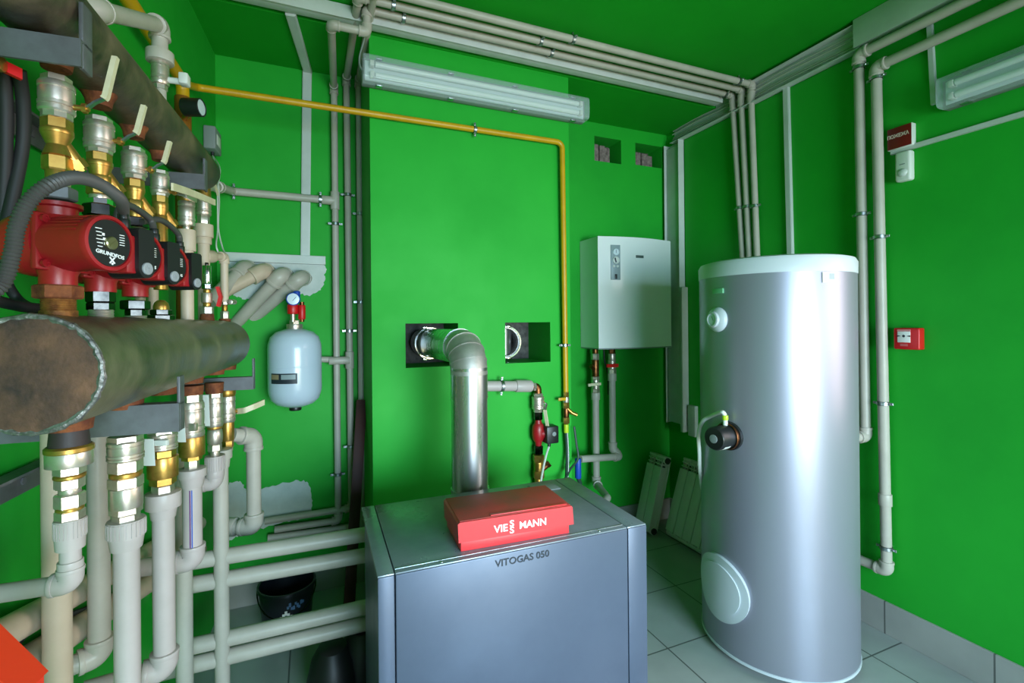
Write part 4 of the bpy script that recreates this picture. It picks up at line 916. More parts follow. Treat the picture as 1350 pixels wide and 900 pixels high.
valve('third nickel ball valve from the camera under the upper manifold, lever up', A3, [('valve_body', 'hex', 195, 202, 29, NICKEL), ('valve_body', 'barrel', 201, 232, 36, NICKEL), ('valve_body', 'oct', 231, 237, 30, NICKEL)], pv, pt).done()
valve('fourth nickel ball valve from the camera, above the third pump', A4, [('valve_body', 'hex', 225, 231, 23, NICKEL), ('valve_body', 'barrel', 230, 256, 27, NICKEL), ('valve_body', 'hex', 255, 259, 22, NICKEL)], V((A4.x, A4.y, zat(A4, 252))) + NN * .03, [V((A4.x, A4.y, zat(A4, 252))) + NN * .03, V((A4.x, A4.y, zat(A4, 251))) + NN * .045 + DD * .03, V((A4.x, A4.y, zat(A4, 249))) + NN * .05 + DD * .10], ZA, .012, NICKEL).done()
def strainer(label, P, segs, y_br, w, ln=.040):
    T = Thing('y_strainer', label, 'strainer', None); stack(T, P, segs)
    q = V((P.x, P.y, zat(P, y_br))); d = (DD * .40 + NN * .42 - ZA * .8).normalized(); r = rpx(P, w) * .72; q = q + DD * r * .1
    b = MB(); b.cyl(q, q + d * ln, r * .86, seg=20); T.part('branch', b, BRASS); b = MB(); b.cyl(q + d * (ln - .004), q + d * (ln + .010), r * 1.02, seg=6); b.cyl(q + d * (ln + .008), q + d * (ln + .014), r * .6, seg=6); T.part('branch_cap', b, BRASS); T.done()
strainer('brass angled strainer under the nearest ball valve', A1, [('strainer_body', 'hex', 157, 172, 44, BRASS), ('strainer_body', 'round', 171, 178, 47, BRASS), ('strainer_body', 'cone', 178, 192, 46, BRASS, 30), ('strainer_body', 'cone', 192, 206, 30, BRASS, 42), ('strainer_body', 'hex', 206, 226, 42, BRASS), ('strainer_body', 'round', 225, 246, 34, BRASS)], 182, 40)
strainer('brass angled strainer under the second ball valve', A2, [('strainer_body', 'hex', 202, 214, 34, BRASS), ('strainer_body', 'round', 213, 220, 37, BRASS), ('strainer_body', 'cone', 220, 232, 35, BRASS, 26), ('strainer_body', 'round', 232, 242, 33, BRASS), ('strainer_body', 'hex', 242, 258, 36, BRASS), ('strainer_body', 'round', 257, 264, 30, NICKEL)], 222, 36)
strainer('brass angled strainer under the third ball valve', A3, [('strainer_body', 'hex', 237, 248, 27, BRASS), ('strainer_body', 'round', 247, 253, 29, BRASS), ('strainer_body', 'cone', 253, 264, 28, BRASS, 22), ('strainer_body', 'hex', 264, 280, 28, BRASS)], 255, 30)
strainer('brass angled strainer under the fourth ball valve', A4, [('strainer_body', 'hex', 258, 268, 21, BRASS), ('strainer_body', 'round', 267, 275, 22, BRASS), ('strainer_body', 'cone', 275, 284, 22, BRASS, 18), ('strainer_body', 'round', 284, 382, 20, BRASS)], 274, 25)

ALPHA = math.radians(23)
PN = NN * math.cos(ALPHA) - DD * math.sin(ALPHA); PH = NN * math.sin(ALPHA) + DD * math.cos(ALPHA)   # pump axis, pump side
def pump(label, P, zc, k=1.0, Lf=.089, print_=True):
    O = V((P.x, P.y, zc)); M = frame(O, PH, ZA, PN)      # right-handed: side, up, towards the viewer
    if PH.cross(ZA).dot(PN) < 0: M = frame(O, -PH, ZA, PN)
    sx = 1 if PH.cross(ZA).dot(PN) > 0 else -1
    T = Thing('circulation_pump', label, 'pump', None)
    b = MB(); b.lathe([(0, -.078), (.020, -.077), (.036, -.070), (.047, -.056), (.051, -.038), (.050, -.018), (.046, .002)], M, 40)
    b.lathe([(.0235, -.067), (.0235, -.050), (.031, -.032)], Matrix.Translation(O), 28); b.lathe([(.031, .032), (.0245, .044), (.0255, .056), (.031, .058), (.031, .064)], Matrix.Translation(O), 28)
    i = T.part('pump_housing', b, REDCAST)
    b = MB(); b.box((0, 0, .006), (.088, .088, .011), M, .004); T.part('flange_plate', b, REDCAST)
    for a_ in (-1, 1):
        for c_ in (-1, 1):
            b = MB(); b.lathe([(.0062, .013), (.0062, .018), (.0035, .018), (.0035, .0165), (0, .0165)], M @ Matrix.Translation((a_ * .034, c_ * .034, 0)), 12); T.part('bolt', b, REDCAST)
    b = MB(); b.lathe([(.044, .010), (.0425, Lf - .016), (.0435, Lf - .012), (.0445, Lf - .004), (.043, Lf), (.038, Lf + .0005), (.0378, Lf - .003), (0, Lf - .003)], M, 56)
    for q in range(15):
        t = math.pi * (.12 + .76 * q / 14); b.box((.0431 * math.cos(t), .0431 * math.sin(t), Lf / 2 - .002), (.0016, .0016, Lf - .034), M, 0)
    m_ = T.part('motor_shell', b, REDCAST)
    b = MB(); b.lathe([(.0366, Lf - .003), (.0366, Lf - .001), (0, Lf - .001)], M, 48); d = T.part('name_disc', b, BLACKP, m_, 'black printed name disc')
    b = MB(); b.lathe([(.0105, Lf - .001), (.0105, Lf + .0025), (.009, Lf + .004), (0, Lf + .004)], M, 28); b.box((0, 0, Lf + .0042), (.014, .002, .0008), M @ Matrix.Rotation(.7, 4, 'Z')); T.part('vent_plug', b, mat('vent_brass', (168, 160, 120), .3, .9) if 'vent_brass' not in MATS else MATS['vent_brass'], d, 'brass vent plug')
    if print_:
        b = MB(); MT = M @ Matrix.Diagonal(V((sx, 1, 1, 1))) @ Matrix.Translation((0, 0, Lf - .0006))
        tilt = Matrix.Rotation(-.12, 4, 'Z')
        b.text('GRUNDFOS', .0082, MT @ tilt @ Matrix.Translation((.002, -.0175, 0)), .0003, bold=True, sx=1.15)
        for a_ in (-1, 1):
            b.box((.003, -.0265, 0), (.0022, .013, .0006), MT @ Matrix.Translation((.003, -.0265, 0)) @ Matrix.Rotation(a_ * .75, 4, 'Z') @ Matrix.Translation((-.003, .0265, 0)))
        b.lathe([(.002, 0), (.002, .0004)], MT @ Matrix.Translation((.003, -.0265 - .0055, 0)), 8)
        for q in range(6): b.box((-.020 + .0005 * q, .020 - .0055 * q, 0), (.011 - .0015 * (q % 3), .0012, .0005), MT)
        for q in range(3): b.box((-.012 + .0015 * q, .012 - .007 * q, 0), (.004, .004, .0005), MT)
        for q in range(5): b.box((.021, .016 - .004 * q, 0), (.009, .0011, .0005), MT)
        b.text('3x', .0065, MT @ Matrix.Translation((.017, .0235, 0)), .0003) if False else None
        T.part('print', b, WHITEINK, d)
    # terminal box on the far side of the motor, with a cable gland
    Mt = frame(O + PH * .072 + PN * (Lf - .016) - ZA * .006, PH, ZA, PN)
    b = MB(); b.box((-.020, -.004, -.012), (.024, .064, .036), Mt, .003); T.part('side_bracket', b, REDCAST)
    b = MB(); n = 10; hw_, hh_ = .0165, .026; poly = [(hw_ * math.cos(t), -hh_ + hw_ * math.sin(t)) for t in [math.pi + math.pi * k_ / n for k_ in range(n + 1)]] + [(hw_, hh_ + .012), (hw_ - .004, hh_ + .016), (-hw_ + .004, hh_ + .016), (-hw_, hh_ + .012)]
    b.prism(poly, Mt @ Matrix.Translation((0, 0, -.045)), .058); t_ = T.part('terminal_box', b, BLACKP)
    b = MB(); b.lathe([(.0105, .012), (.0105, .0155), (.009, .0165), (0, .0165)], Mt @ Matrix.Translation((0, -.026, 0)), 24)
    for a_ in (0, math.pi / 2): b.box((0, -.026, .0168), (.011, .002, .0008), Mt @ Matrix.Translation((0, -.026, 0)) @ Matrix.Rotation(a_ + .4, 4, 'Z') @ Matrix.Translation((0, .026, 0)))
    T.part('cover_screw', b, SCREWM, t_, 'large grey cover screw')
    g0 = Mt @ V((-.012, .038, -.018)); b = MB(); b.can(g0, g0 + ZA * .020, .0095, .002, 14); b.can(g0 + ZA * .016, g0 + ZA * .030, .0075, .002, 14); T.part('cable_gland', b, BLACKP, t_)
    T.done(); return g0 + ZA * .028
ZP = 1.632
gl1 = pump('red circulation pump with black name disc, nearest of the three beside the upper valves', A1, ZP)
gl2 = pump('red circulation pump between the nearest and the farthest red pump', A2, ZP)
gl3 = pump('farthest red circulation pump of the three, with its black terminal box at the right', A3, ZP)
def union(label, P, segs): T = Thing('pipe_union', label, 'pipe fitting'); stack(T, P, segs); T.done()
union('grey square flange nut above the nearest red pump', A1, [('union_nut', 'hex', 247, 264, 54, DSTEEL), ('union_neck', 'round', 240, 249, 36, NICKEL)])
union('chrome and black union above the second red pump', A2, [('union_neck', 'hex', 262, 271, 34, CHROME), ('union_nut', 'hex', 270, 286, 46, BSTEEL)])
union('black union nut above the third red pump', A3, [('union_neck', 'round', 279, 288, 24, BRASS), ('union_nut', 'hex', 287, 300, 36, BSTEEL)])
union('rusty union nut between the nearest red pump and the lower manifold', A1, [('union_nut', 'hex', 376, 394, 68, RUST), ('threaded_neck', 'thread', 393, 411, 50, RUSTNUT), ('seat_ring', 'round', 409, 428, 54, RUSTNUT)])
union('dark chrome union nut under the second red pump', A2, [('union_nut', 'hex', 382, 399, 40, BSTEEL), ('lock_nut', 'hex', 399, 409, 38, BSTEEL), ('socket', 'thread', 408, 430, 36, NICKEL)])
union('black union nut under the farthest red pump', A3, [('union_nut', 'hex', 396, 408, 40, BSTEEL), ('lock_nut', 'hex', 408, 417, 28, BSTEEL), ('socket', 'thread', 416, 432, 31, NICKEL)])
union('short capped union with brass dome on the lower manifold', A4, [('dome', 'dome', 395, 409, 22, BRASS), ('union_nut', 'hex', 408, 415, 29, BSTEEL), ('lock_nut', 'hex', 415, 426, 36, BSTEEL), ('socket', 'thread', 425, 436, 29, NICKEL)])
# cables to the pumps
hose = smooth_path([onL(-22, 392, -.38), onL(4, 372, -.37), onL(17, 330, -.36), onL(22, 300, -.355), onL(38, 266, -.345), onL(66, 243, -.33), onL(100, 234, -.32), onL(132, 243, -.315), onL(158, 262, -.315), gl1 + ZA * .006, gl1 - ZA * .008], 22)
d_ = [0]
for i in range(1, len(hose)): d_.append(d_[-1] + (hose[i] - hose[i - 1]).length)
fine = []
Ltot = d_[-1]; n = int(Ltot / .0011); j = 0
for k in range(n + 1):
    t = Ltot * k / n
    while j < len(d_) - 2 and d_[j + 1] < t: j += 1
    f = (t - d_[j]) / max(1e-9, d_[j + 1] - d_[j]); fine.append(hose[j].lerp(hose[j + 1], min(1, f)))
solo('corrugated_conduit', 'grey corrugated cable conduit arching over the nearest red pump', 'cable', MB().tube(fine, [.0078 + .0009 * math.sin(2 * math.pi * k / 4) for k in range(len(fine))], 12), HOSEG)
solo('pump_cable', 'short dark cable bending down to the terminal box of the middle red pump', 'cable', MB().tube(smooth_path([gl1 + DD * .05 - NN * .03 - ZA * .002, gl1.lerp(gl2, .45) + ZA * .030 - NN * .02, gl2 + ZA * .022 - NN * .008, gl2 - ZA * .006], 8), .0065, 12), HOSEG)
solo('pump_cable', 'dark cable bending down to the terminal box of the farthest red pump', 'cable', MB().tube(smooth_path([gl2 + DD * .03 - NN * .03 + ZA * .02, gl2.lerp(gl3, .5) + ZA * .034 - NN * .012, gl3 + ZA * .020 - NN * .004, gl3 - ZA * .006], 8), .0062, 12), HOSEG)
solo('power_cable', 'thick black cable hanging on the left wall, left of the two', 'cable', MB().tube(smooth_path([onL(6, 96, -.52), onL(8, 150, -.53), onL(7, 220, -.54), onL(4, 290, -.55), onL(14, 335, -.55)], 10), .0095, 12), RUBBER)
solo('power_cable', 'thick black cable beside the nearest valve, bending left further down', 'cable', MB().tube(smooth_path([onL(25, 92, -.50), onL(31, 140, -.51), onL(30, 190, -.52), onL(20, 245, -.53), onL(6, 300, -.54), onL(-20, 350, -.55)], 10), .0095, 12), RUBBER)
solo('power_cable', 'black cable running behind the rusty union towards the left', 'cable', MB().tube(smooth_path([onL(-20, 392, -.50), onL(14, 401, -.50), onL(45, 406, -.50), onL(90, 407, -.505)], 8), .009, 12), RUBBER)
solo('power_cable', 'thin black cable curving down below the corrugated conduit', 'cable', MB().tube(smooth_path([onL(-4, 330, -.57), onL(8, 370, -.57), onL(24, 395, -.56), onL(44, 407, -.52)], 8), .008, 12), RUBBER)
q = onL(6, 88, -.48)
T = Thing('red_tap', 'small red lever tap at the top left edge above the black cables', 'valve')
b = MB(); b.strap([q + DD * -.05, q, q + DD * .012 + NN * .014 - ZA * .004], ZA, .016, .008); T.part('lever', b, REDPL); b = MB(); b.can(q - NN * .02 - DD * .01, q + NN * .004 - DD * .01, .012, .002, 12); b.cyl(q - NN * .155 - DD * .01, q - NN * .02 - DD * .01, .009, seg=12); T.part('valve_body', b, BRASS); T.done()

# ---------------- last two branches above: levers across, plastic pipes going down
A5 = TP(246, 282); A6 = TP(268, 275, -.455)
T = Thing('ball_valve', 'nickel ball valve with level white lever at the far end of the upper manifold', 'valve')
stack(T, A5, [('brass_ring', 'ring', 254, 266, 25, BRASS), ('valve_body', 'barrel', 265, 298, 24, NICKEL), ('valve_body', 'round', 297, 304, 10, NICKEL)])
z_ = zat(A5, 252); b = MB(); b.cyl(V((A5.x, A5.y, z_ - .004)), onL(243, 252, -.385), .006, seg=10); b.strap([onL(227, 246, -.38), onL(246, 252, -.38), onL(264, 259, -.376), onL(283, 267, -.372)], ZA, .018, .005); T.part('lever', b, CREAMP, label='cream printed lever'); T.done()
T = Thing('ball_valve', 'small nickel valve behind the level white lever, farthest along the upper manifold', 'valve')
stack(T, A6, [('brass_elbow', 'cone', 244, 262, 20, BRASS, 22), ('valve_body', 'barrel', 261, 284, 22, NICKEL), ('valve_body', 'hex', 284, 297, 17, NICKEL)]); 
b = MB(); c_ = V((A6.x, A6.y, zat(A6, 240))) + DD * .02; b.strap([c_, c_ + DD * .03 + ZA * .02 + NN * .02, c_ + DD * .09 - ZA * .01 + NN * .02], ZA, .014, .006); T.part('lever', b, CREAMP); T.done()
def vpipe(label, P, y0, y1, w, m, adapters=(), extra=(), name='water_pipe', elbow_to=None, ribbed=None, done=True):
    """upright plastic pipe measured in the view; adapters are wider pieces at its top"""
    T = Thing(name, label, 'pipe'); r = rpx(P, w); a = V((P.x, P.y, zat(P, y0))); c = V((P.x, P.y, max(.0, zat(P, y1)) if y1 < 1200 else .002))
    pts = [a, c] + ([c + elbow_to] if elbow_to is not None else [])
    b = MB(); b.tube(pts, r, 24, r * 1.4); T.part('pipe_body', b, m)
    if elbow_to is not None: T.part('elbow', elbow_mb(c, ZA, elbow_to, r, 1.24, 1.7), m)
    if adapters: stack(T, P, [(n_, k_, p_, q_, w_, m, *r_) for n_, k_, p_, q_, w_, *r_ in adapters])
    if done: T.done()
    return T
vpipe('cream plastic pipe below the level white lever valve, passing behind the lower manifold', A5, 322, 440, 18, PPRC, [('threaded_collar', 'round', 303, 331, 25)])
T = vpipe('cream plastic pipe below the farthest upper valve, with a side tee', A6, 318, 445, 17, PPRC, [('threaded_collar', 'round', 296, 313, 27), ('threaded_collar', 'round', 312, 322, 22)], done=False)
A7 = TP(296, 380, -.42)
pa = V((A6.x, A6.y, zat(A6, 338))); pb = V((A7.x, A7.y, zat(A7, 338))); T.part('tee_branch', MB().can(pa, pa.lerp(pb, .4), .0225, .002, 18), PPRC); T.done()
pipe('thin cream pipe branching right from the tee down to the red tap', [pa.lerp(pb, .35), V((A7.x, A7.y, pb.z)), V((A7.x, A7.y, zat(A7, 398)))], rpx(A7, 11), PPRC)
T = Thing('drain_tap', 'small tap with red handle on top of the far end of the lower manifold', 'valve')
stack(T, A7, [('tap_body', 'hex', 394, 402, 10, NICKEL), ('tap_body', 'round', 402, 410, 8, BRASS), ('tap_body', 'hex', 410, 421, 12, NICKEL), ('stub', 'round', 420, 440, 16, RUST)])
b = MB(); c_ = V((A7.x, A7.y, zat(A7, 391))) + NN * .0 - DD * .03; q0 = onL(287, 378, -.40); q1 = onL(288, 404, -.40); b.strap([q0, q0.lerp(q1, .5) + NN * .008, q1], DD, .020, .010); T.part('handle', b, REDPL)
b = MB(); c0_ = V((A7.x, A7.y, zat(A7, 398))); b.cyl(c0_, onL(304, 398, -.40), .007, seg=10); b.can(onL(303, 398, -.40), onL(309, 398, -.395), .010, .002, 12); T.part('drain_spout', b, NICKEL); T.done()
A8 = TP(273, 400, -.43)
T = Thing('air_vent', 'chrome air vent standing on the far end of the lower manifold', 'valve')
stack(T, A8, [('vent_cap', 'round', 346, 351, 5, BSTEEL), ('vent_body', 'round', 350, 374, 12, CHROME), ('vent_body', 'hex', 374, 381, 14, CHROME), ('vent_body', 'round', 381, 386, 10, BRASS), ('lower_valve', 'round', 386, 399, 15, NICKEL), ('lower_valve', 'round', 399, 404, 11, BRASS), ('lower_valve', 'hex', 404, 414, 18, NICKEL), ('stub', 'cone', 414, 436, 18, RUST, 24)]); T.done()
# valve on top of the upper manifold, with its bent pipe
A9 = TP(211, 95, -.455)
T = valve('nickel ball valve standing on top of the upper manifold under a grey elbow', A9, [('valve_body', 'hex', 74, 82, 19, NICKEL), ('valve_body', 'barrel', 81, 112, 26, NICKEL), ('valve_body', 'hex', 112, 119, 20, NICKEL), ('nipple', 'round', 118, 150, 17, PPR)])
z_ = zat(A9, 104); c_ = V((A9.x, A9.y, z_)); b = MB(); b.cyl(c_, c_ + NN * .05, .008, seg=12); b.box((.055, 0, .006), (.022, .03, .03), frame(c_, NN, DD, ZA), .004); T.part('lever', b, WHITEP); T.done()
ze = zat(A9, 33); e0 = V((A9.x, A9.y, ze)); e1 = onL(124, 12, -.455)
pipe('grey elbow pipe rising from the valve on the upper manifold and turning to the camera', [V((A9.x, A9.y, zat(A9, 76))), e0, e1, e1 - NN * .16 - DD * .03], rpx(A9, 23), PPR, couplings=[(0, .012, .028, 1.7), (0, .035, .03, 1.3)])
# yellow riser and wall gas pipe
s_ = onL(241, 130, -.585).dot(DD); zt_ = onL(241, 108, -.585).z; zb_ = onL(244, 185, -.585).z
solo('gas_pipe', 'upright brown and yellow gas riser in the left corner behind the upper manifold', 'pipe', MB().can(L(-.585, s_, 1.2), L(-.585, s_, zt_ - .06), .028, .004, 28), BROWNY)
pipe('yellow gas pipe along the left wall near the ceiling', [L(-.585, s_, zt_ - .08), L(-.585, s_, zt_), L(-.585, .5, zt_ + .0)], .022, YELLOW, elbows=[], name='gas_pipe', bend=.05)
q = onL(258, 138, -.50); base = L(-.585, s_, q.z); dv = (q - base).normalized()
T = Thing('pressure_gauge', 'black round gas gauge on the yellow riser in the left corner', 'gauge')
b = MB(); b.cyl(base + dv * .02, q - dv * .02, .010, seg=12); T.part('gauge_stem', b, BRASS)
M = axis_frame(q - dv * .03, (NN * .97 - DD * .25)); b = MB(); b.lathe([(.030, -.034), (.032, -.031), (.032, .028), (.029, .030), (.028, .026), (0, .026)], M, 28); g = T.part('gauge_case', b, BLACKP); b = MB(); b.lathe([(.027, .0265), (0, .028)], M, 28); T.part('dial_face', b, GLASSD, g); T.done()
p = onL(281, 186, XW + .03); sc = p.dot(DD)
T = Thing('gas_detector', 'small grey detector box on the left wall above the end of the upper manifold', 'detector')
b = MB(); M = frame(L(XW + .001, sc, p.z), DD, ZA, NN) if DD.cross(ZA).dot(NN) > 0 else frame(L(XW + .001, sc, p.z), -DD, ZA, NN); b.box((0, 0, .026), (.12, .11, .052), M, .006, 3); T.part('detector_case', b, GREYD); b = MB(); b.box((0, .0, .053), (.07, .05, .002), M, .001); T.part('face_plate', b, WHITEP)
b = MB(); b.cyl(M @ V((0, -.055, .026)), M @ V((0, -.075, .026)), .008, seg=10); T.part('cable_gland', b, BLACKP); T.done()
c0_ = M @ V((0, -.07, .026))
solo('thin_cable', 'pair of thin pale cables hanging from the grey detector box', 'cable', MB().tube(smooth_path([c0_, onL(286, 225, -.53), onL(289, 262, -.50), onL(288, 300, -.47), onL(293, 325, -.44), onL(297, 334, -.42)], 8), .0028, 8).tube(smooth_path([c0_ + DD * .008, onL(290, 222, -.52), onL(287, 250, -.49), onL(287, 300, -.47), onL(285, 322, -.45), onL(288, 334, -.44)], 8), .0028, 8), WHITEP)

# ---------------- lower branches: valves with paper tags, unions, plastic pipes
B1, B2, B3, B4, B5, B6 = LTR
T = Thing('pipe_union', 'nickel union stack under the near end of the lower manifold', 'pipe fitting')
stack(T, B1, [('black_stub', 'cone', 566, 589, 54, mat('dark_brown_primer', (52, 40, 40), .6), 60), ('brass_ring', 'ring', 586, 596, 70, BRASS), ('nickel_band', 'round', 594, 613, 67, NICKEL), ('upper_nut', 'hex', 613, 625, 45, NICKEL), ('gold_ring', 'ring', 624, 630, 46, BRASS), ('middle_nut', 'hex', 629, 643, 42, NICKEL), ('neck', 'round', 642, 650, 32, NICKEL), ('lower_nut', 'hex', 649, 668, 43, NICKEL), ('gold_ring', 'ring', 667, 672, 40, BRASS), ('lower_hex', 'hex', 671, 684, 42, NICKEL)]); T.done()
T = vpipe('pale plastic elbow pipe under the nearest union, turning left out of view', B1, 700, 768, 31, PPRW, [('ribbed_collar', 'ribbed', 683, 708, 47), ('plain_collar', 'cone', 708, 722, 44, 42), ('neck', 'round', 738, 750, 37)], elbow_to=-NN * .19)
T = Thing('ball_valve', 'nickel valve stack under the lower manifold, second from the near end', 'valve')
stack(T, B2, [('outlet_nut', 'hex', 573, 582, 48, NICKEL), ('valve_body', 'barrel', 580, 606, 52, NICKEL), ('valve_hex', 'hex', 605, 622, 47, NICKEL), ('gold_ring', 'ring', 620, 628, 46, BRASS), ('middle_nut', 'hex', 627, 642, 48, NICKEL), ('lower_body', 'round', 641, 668, 47, NICKEL), ('lower_hex', 'hex', 667, 676, 45, NICKEL), ('nipple', 'hex', 676, 688, 38, NICKEL)]); T.done()
vpipe('widest pale upright plastic pipe, second from the near end of the lower manifold', B2, 705, 1300, 37, PPRW, [('ribbed_collar', 'ribbed', 684, 706, 55), ('plain_collar', 'cone', 706, 722, 50, 44)])
def tag_on(T, P, y0, y1, w, dx, par=None):
    z0, z1 = zat(P, y1), zat(P, y0); r = .034; rt = RT0 * dx
    b = MB(); M = frame(V((P.x, P.y, (z0 + z1) / 2)) - FWD * (r + .008) + rt, RT0, ZA, -FWD); h = z1 - z0
    w_ = rpx(P, w) * 2; b.prism([(-w_ / 2, -h / 2), (w_ / 2, -h / 2), (w_ / 2 * .8, h / 2), (-w_ / 2 * .8, h / 2)], M, .0012); T.part('paper_tag', b, TAG, label='white paper tag')
T = Thing('ball_valve', 'nickel and brass valve with a hanging white tag beside the wide bracket', 'valve')
stack(T, B3, [('outlet_nut', 'hex', 560, 572, 40, NICKEL), ('valve_body', 'barrel', 570, 592, 42, NICKEL), ('brass_body', 'hex', 592, 602, 36, BRASS), ('brass_body', 'round', 601, 628, 43, BRASS), ('brass_body', 'hex', 628, 638, 36, BRASS), ('lower_nut', 'hex', 638, 651, 30, NICKEL)])
tag_on(T, B3, 573, 607, 22, -.004); b = MB(); z_ = zat(B3, 579); M = frame(V((B3.x, B3.y, z_)), RT0, ZA, -FWD); b.box((.022, 0, .034), (.030, .014, .012), M, .002); T.part('lever', b, WHITEP); T.done()
vpipe('pale upright plastic pipe under the tagged brass valve, elbow at its foot', B3, 668, 880, 31, PPRW, [('threaded_collar', 'round', 648, 668, 50), ('threaded_collar', 'cone', 667, 682, 40, 34)], elbow_to=-NN * .15 - DD * .03)
T = Thing('ball_valve', 'nickel valve with two white tags and brass nut under the middle of the lower manifold', 'valve')
stack(T, B4, [('rusty_stub', 'cone', 508, 520, 34, RUST, 32), ('outlet_nut', 'hex', 519, 530, 30, NICKEL), ('valve_body', 'barrel', 529, 576, 36, NICKEL), ('brass_body', 'round', 575, 600, 36, BRASS), ('brass_body', 'hex', 600, 606, 28, BRASS), ('lower_nut', 'hex', 605, 620, 20, NICKEL)])
tag_on(T, B4, 533, 554, 17, -.012); tag_on(T, B4, 548, 578, 19, -.006); b = MB(); M = frame(V((B4.x, B4.y, zat(B4, 560))), RT0, ZA, -FWD); b.box((.024, 0, .030), (.022, .022, .014), M, .003); T.part('lever', b, NICKEL); T.done()
T = vpipe('pale plastic pipe with purple stripes, turning left at its foot', B4, 636, 738, 27, PPRW, [('threaded_collar', 'round', 617, 628, 40), ('threaded_collar', 'cone', 627, 641, 36, 30)], elbow_to=-NN * .19, done=False)
r = rpx(B4, 27)
for dx, m in ((.35, PURPLE), (.52, BLUEP)):
    an = FWD * -math.sqrt(1 - dx * dx) + RT0 * dx; b = MB(); b.strap([V((B4.x, B4.y, zat(B4, 728))) + an * (r + .0004), V((B4.x, B4.y, zat(B4, 643))) + an * (r + .0004)], ZA.cross(an), .0028, .0012); T.part('stripe', b, m)
T.done()
T = Thing('ball_valve', 'nickel valve with long white tag under the far part of the lower manifold', 'valve')
stack(T, B5, [('rusty_stub', 'cone', 504, 518, 26, RUST, 24), ('outlet_nut', 'hex', 517, 524, 22, NICKEL), ('valve_body', 'barrel', 523, 562, 24, NICKEL), ('gold_ring', 'ring', 560, 565, 22, BRASS), ('lower_body', 'bulb', 564, 586, 22, NICKEL), ('lower_nut', 'hex', 585, 594, 19, NICKEL), ('nipple', 'round', 593, 602, 13, NICKEL)])
tag_on(T, B5, 518, 558, 16, -.007); T.done()
vpipe('short ribbed plastic elbow under the long white tag, turning left', B5, 622, 636, 19, PPRW, [('ribbed_collar', 'ribbed', 600, 620, 28), ('plain_collar', 'round', 619, 628, 26)], elbow_to=-NN * .18)
T = Thing('ball_valve', 'nickel and brass valve with white lever pointing right, last under the lower manifold', 'valve')
stack(T, B6, [('brass_ring', 'ring', 512, 522, 23, BRASS), ('valve_body', 'barrel', 521, 556, 22, NICKEL), ('brass_body', 'round', 555, 580, 18, BRASS), ('brass_body', 'hex', 580, 590, 16, BRASS), ('nipple', 'round', 589, 594, 14, NICKEL)])
pv = onL(313, 542, -.40); b = MB(); c_ = V((B6.x, B6.y, zat(B6, 541))); b.cyl(c_, pv, .008, seg=12); i = T.part('valve_stem', b, BRASS); b = MB(); b.strap(fillet([pv, onL(322, 541, -.37), onL(334, 536, -.34), onL(348, 530, -.31)], .01, 3), ZA, .022, .007); T.part('lever', b, CREAMP, i, 'white printed lever'); T.done()
C1 = TP(292, 750)
vpipe('tall grey upright plastic pipe, farthest right of the lower manifold pipes', C1, 612, 1300, 21, PPR, [('threaded_collar', 'round', 592, 604, 32), ('threaded_collar', 'cone', 603, 616, 27, 24)])
C2 = TP(243, 830, -.50); vpipe('bluish grey upright pipe behind the purple striped pipe', C2, 560, 1300, 24, PPR)
C3 = TP(75, 760, -.53); vpipe('thick cream upright pipe on the left wall, behind the nearest union', C3, 560, 1300, 42, PPRC)
C4 = TP(130, 700, -.53); vpipe('grey upright pipe between the two nearest unions, elbow near its foot', C4, 560, 862, 32, PPR, elbow_to=-NN * .085 - DD * .05)
C5 = TP(235, 680, -.56); vpipe('narrow cream pipe in the shade behind the tagged brass valve', C5, 600, 735, 14, PPRC, elbow_to=-DD * .2)
for lab, a, c, r in (('cream pipe low along the left wall behind the upright pipes', (-120, 972), (262, 725), .030), ('cream pipe on the left wall, above the other low cream pipe', (-120, 905), (262, 690), .028)):
    p, q = onL(*a, -.59), onL(*c, -.59); z = (p.z + q.z) / 2
    solo('water_pipe', lab, 'pipe', MB().cyl(p, q, r, seg=20), PPRC)
# thick grey elbow pipe at the back, right of the lower valves
r_ = .043; d0 = onL(306, 573, -.425); d1 = onL(334, 575, -.36); dn = V((d1.x, d1.y, zat(d1, 694)))
T = pipe('thick grey pipe right of the lower valves, elbow at top and foot', [d0, d1, dn, dn - NN * .085 + DD * .03], rpx(d1, 20), PPR, done=False)
q = dn - NN * .07 + DD * .025; T.part('ribbed_collar', MB().can(q, q - NN * .04 + DD * .014, rpx(d1, 20) * 1.35, .002, 22), PPR); T.done()
# orange red sloping box edge at the lower left
q0 = onL(-40, 826, -.42); q1 = onL(42, 905, -.36)
u_ = (q1 - q0); t_ = V((u_.x, u_.y, 0)).normalized(); ln = V((u_.x, u_.y, 0)).length
b = MB(); M = frame(V((q0.x, q0.y, 0)), t_, ZA, t_.cross(ZA))
b.prism([(0, .003), (ln, .003), (ln, q1.z), (0, q0.z)], M @ Matrix.Translation((0, 0, -.02)), .04)
T = Thing('leaning_board', 'bright orange red board with a sloping top edge in the lower left corner', 'board'); ORANGE = mat('orange_red_paint', (226, 52, 22), .45)
T.part('board_panel', b, ORANGE); b = MB(); b.strap([M @ V((0, q0.z, 0)), M @ V((ln, q1.z, 0))], t_.cross(ZA), .046, .008); T.part('edge_trim', b, ORANGE); T.done()
for lab, px in (('left one of two cream pipes behind the third pump union', 185), ('right one of two cream pipes behind the third pump union', 202)):
    C_ = TP(px, 410, -.56); solo('water_pipe', lab, 'pipe', MB().cyl((C_.x, C_.y, zat(C_, 520)), (C_.x, C_.y, zat(C_, 352)), rpx(C_, 15), seg=20), PPRC)
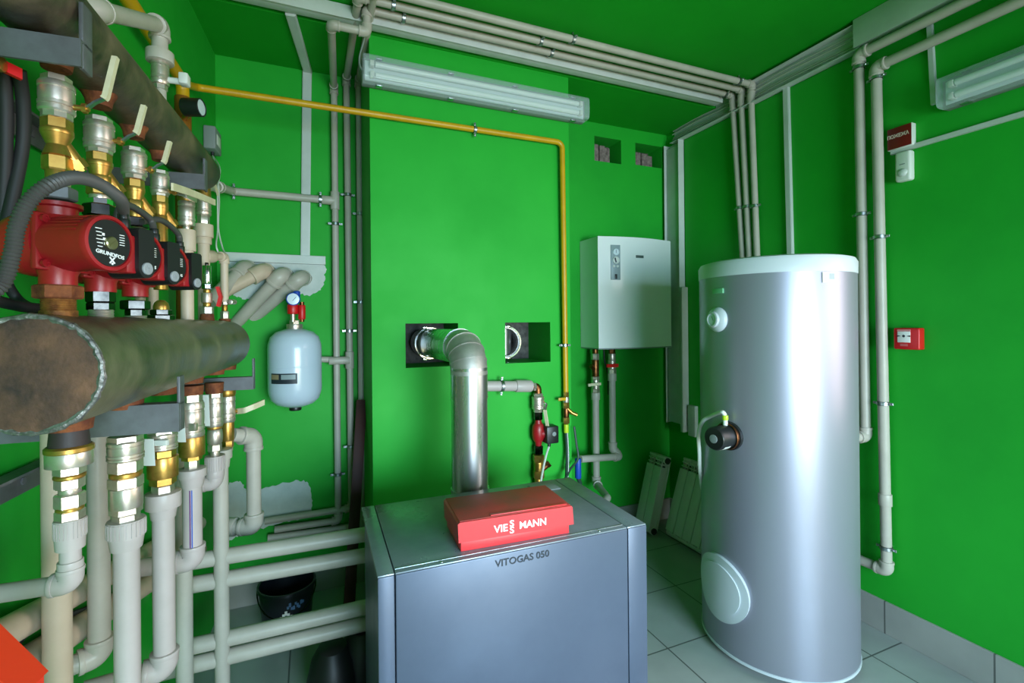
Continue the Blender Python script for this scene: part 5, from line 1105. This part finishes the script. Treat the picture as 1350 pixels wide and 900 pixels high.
# dark tangle of thin cables behind the pipes
solo('thin_cable', 'thin dark cable sagging on the left wall behind the upright pipes', 'cable', MB().tube(smooth_path([onL(20, 850, -.60), onL(50, 826, -.60), onL(120, 800, -.60), onL(200, 770, -.60), onL(250, 730, -.60), onL(262, 690, -.60)], 8), .006, 8), RUBBER)

# ================================================================== LIGHT
w = bpy.data.worlds.new('world'); SC.world = w; w.use_nodes = True; nt = w.node_tree; bg = nt.nodes['Background']
tc = nt.nodes.new('ShaderNodeTexCoord'); sp = nt.nodes.new('ShaderNodeSeparateXYZ'); cr = nt.nodes.new('ShaderNodeValToRGB'); mr = nt.nodes.new('ShaderNodeMapRange')
nt.links.new(tc.outputs['Generated'], sp.inputs[0]); mr.inputs['From Min'].default_value = -.6; mr.inputs['From Max'].default_value = .8
nt.links.new(sp.outputs['Z'], mr.inputs[0]); nt.links.new(mr.outputs[0], cr.inputs[0]); nt.links.new(cr.outputs[0], bg.inputs[0])
e = cr.color_ramp.elements; e[0].position = .0; e[0].color = (.95, .80, .52, 1); e[1].position = 1; e[1].color = (.30, .58, 1.0, 1)
x = e.new(.42); x.color = (.92, .95, .95, 1)
bg.inputs[1].default_value = .28
def area(name, loc, target, sx, sy, power, col, spread=180):
    l = bpy.data.lights.new(name, 'AREA'); l.shape = 'RECTANGLE'; l.size = sx; l.size_y = sy; l.energy = power; l.color = col; l.spread = math.radians(spread)
    o = bpy.data.objects.new(name, l); COL.objects.link(o); o.location = loc; d = V(target) - V(loc); o.rotation_euler = d.to_track_quat('-Z', 'Y').to_euler(); return o
wy, wz = (WY0 + WY1) / 2, (WZ0 + WZ1) / 2
area('window_sky_light', (XR + .30, wy, wz + .25), (0, wy + .9, .2), 1.6, 1.3, 21, (.92, .90, 1.0), 150)
area('window_bounce_light', (XR + .24, wy, wz - .1), (0, wy + 1.0, 1.5), 1.5, 1.2, 22, (1.0, .80, .70), 140)
area('doorway_sky_light', (1.05, YF - .1, 1.3), (1.3, 1.3, .5), 2.0, 1.3, 98, (.48, .77, 1.0), 95)
area('doorway_bounce_light', (1.3, YF - .12, .9), (1.3, 2.0, 1.35), 2.0, 1.2, 25, (1.0, .90, .46), 95)
SC.view_settings.view_transform = 'Standard'; SC.view_settings.look = 'None'; SC.view_settings.gamma = 1; SC.view_settings.use_curve_mapping = False
SC.view_settings.exposure = -.26
SC.cycles.use_denoising = True
SC.cycles.max_bounces = 8
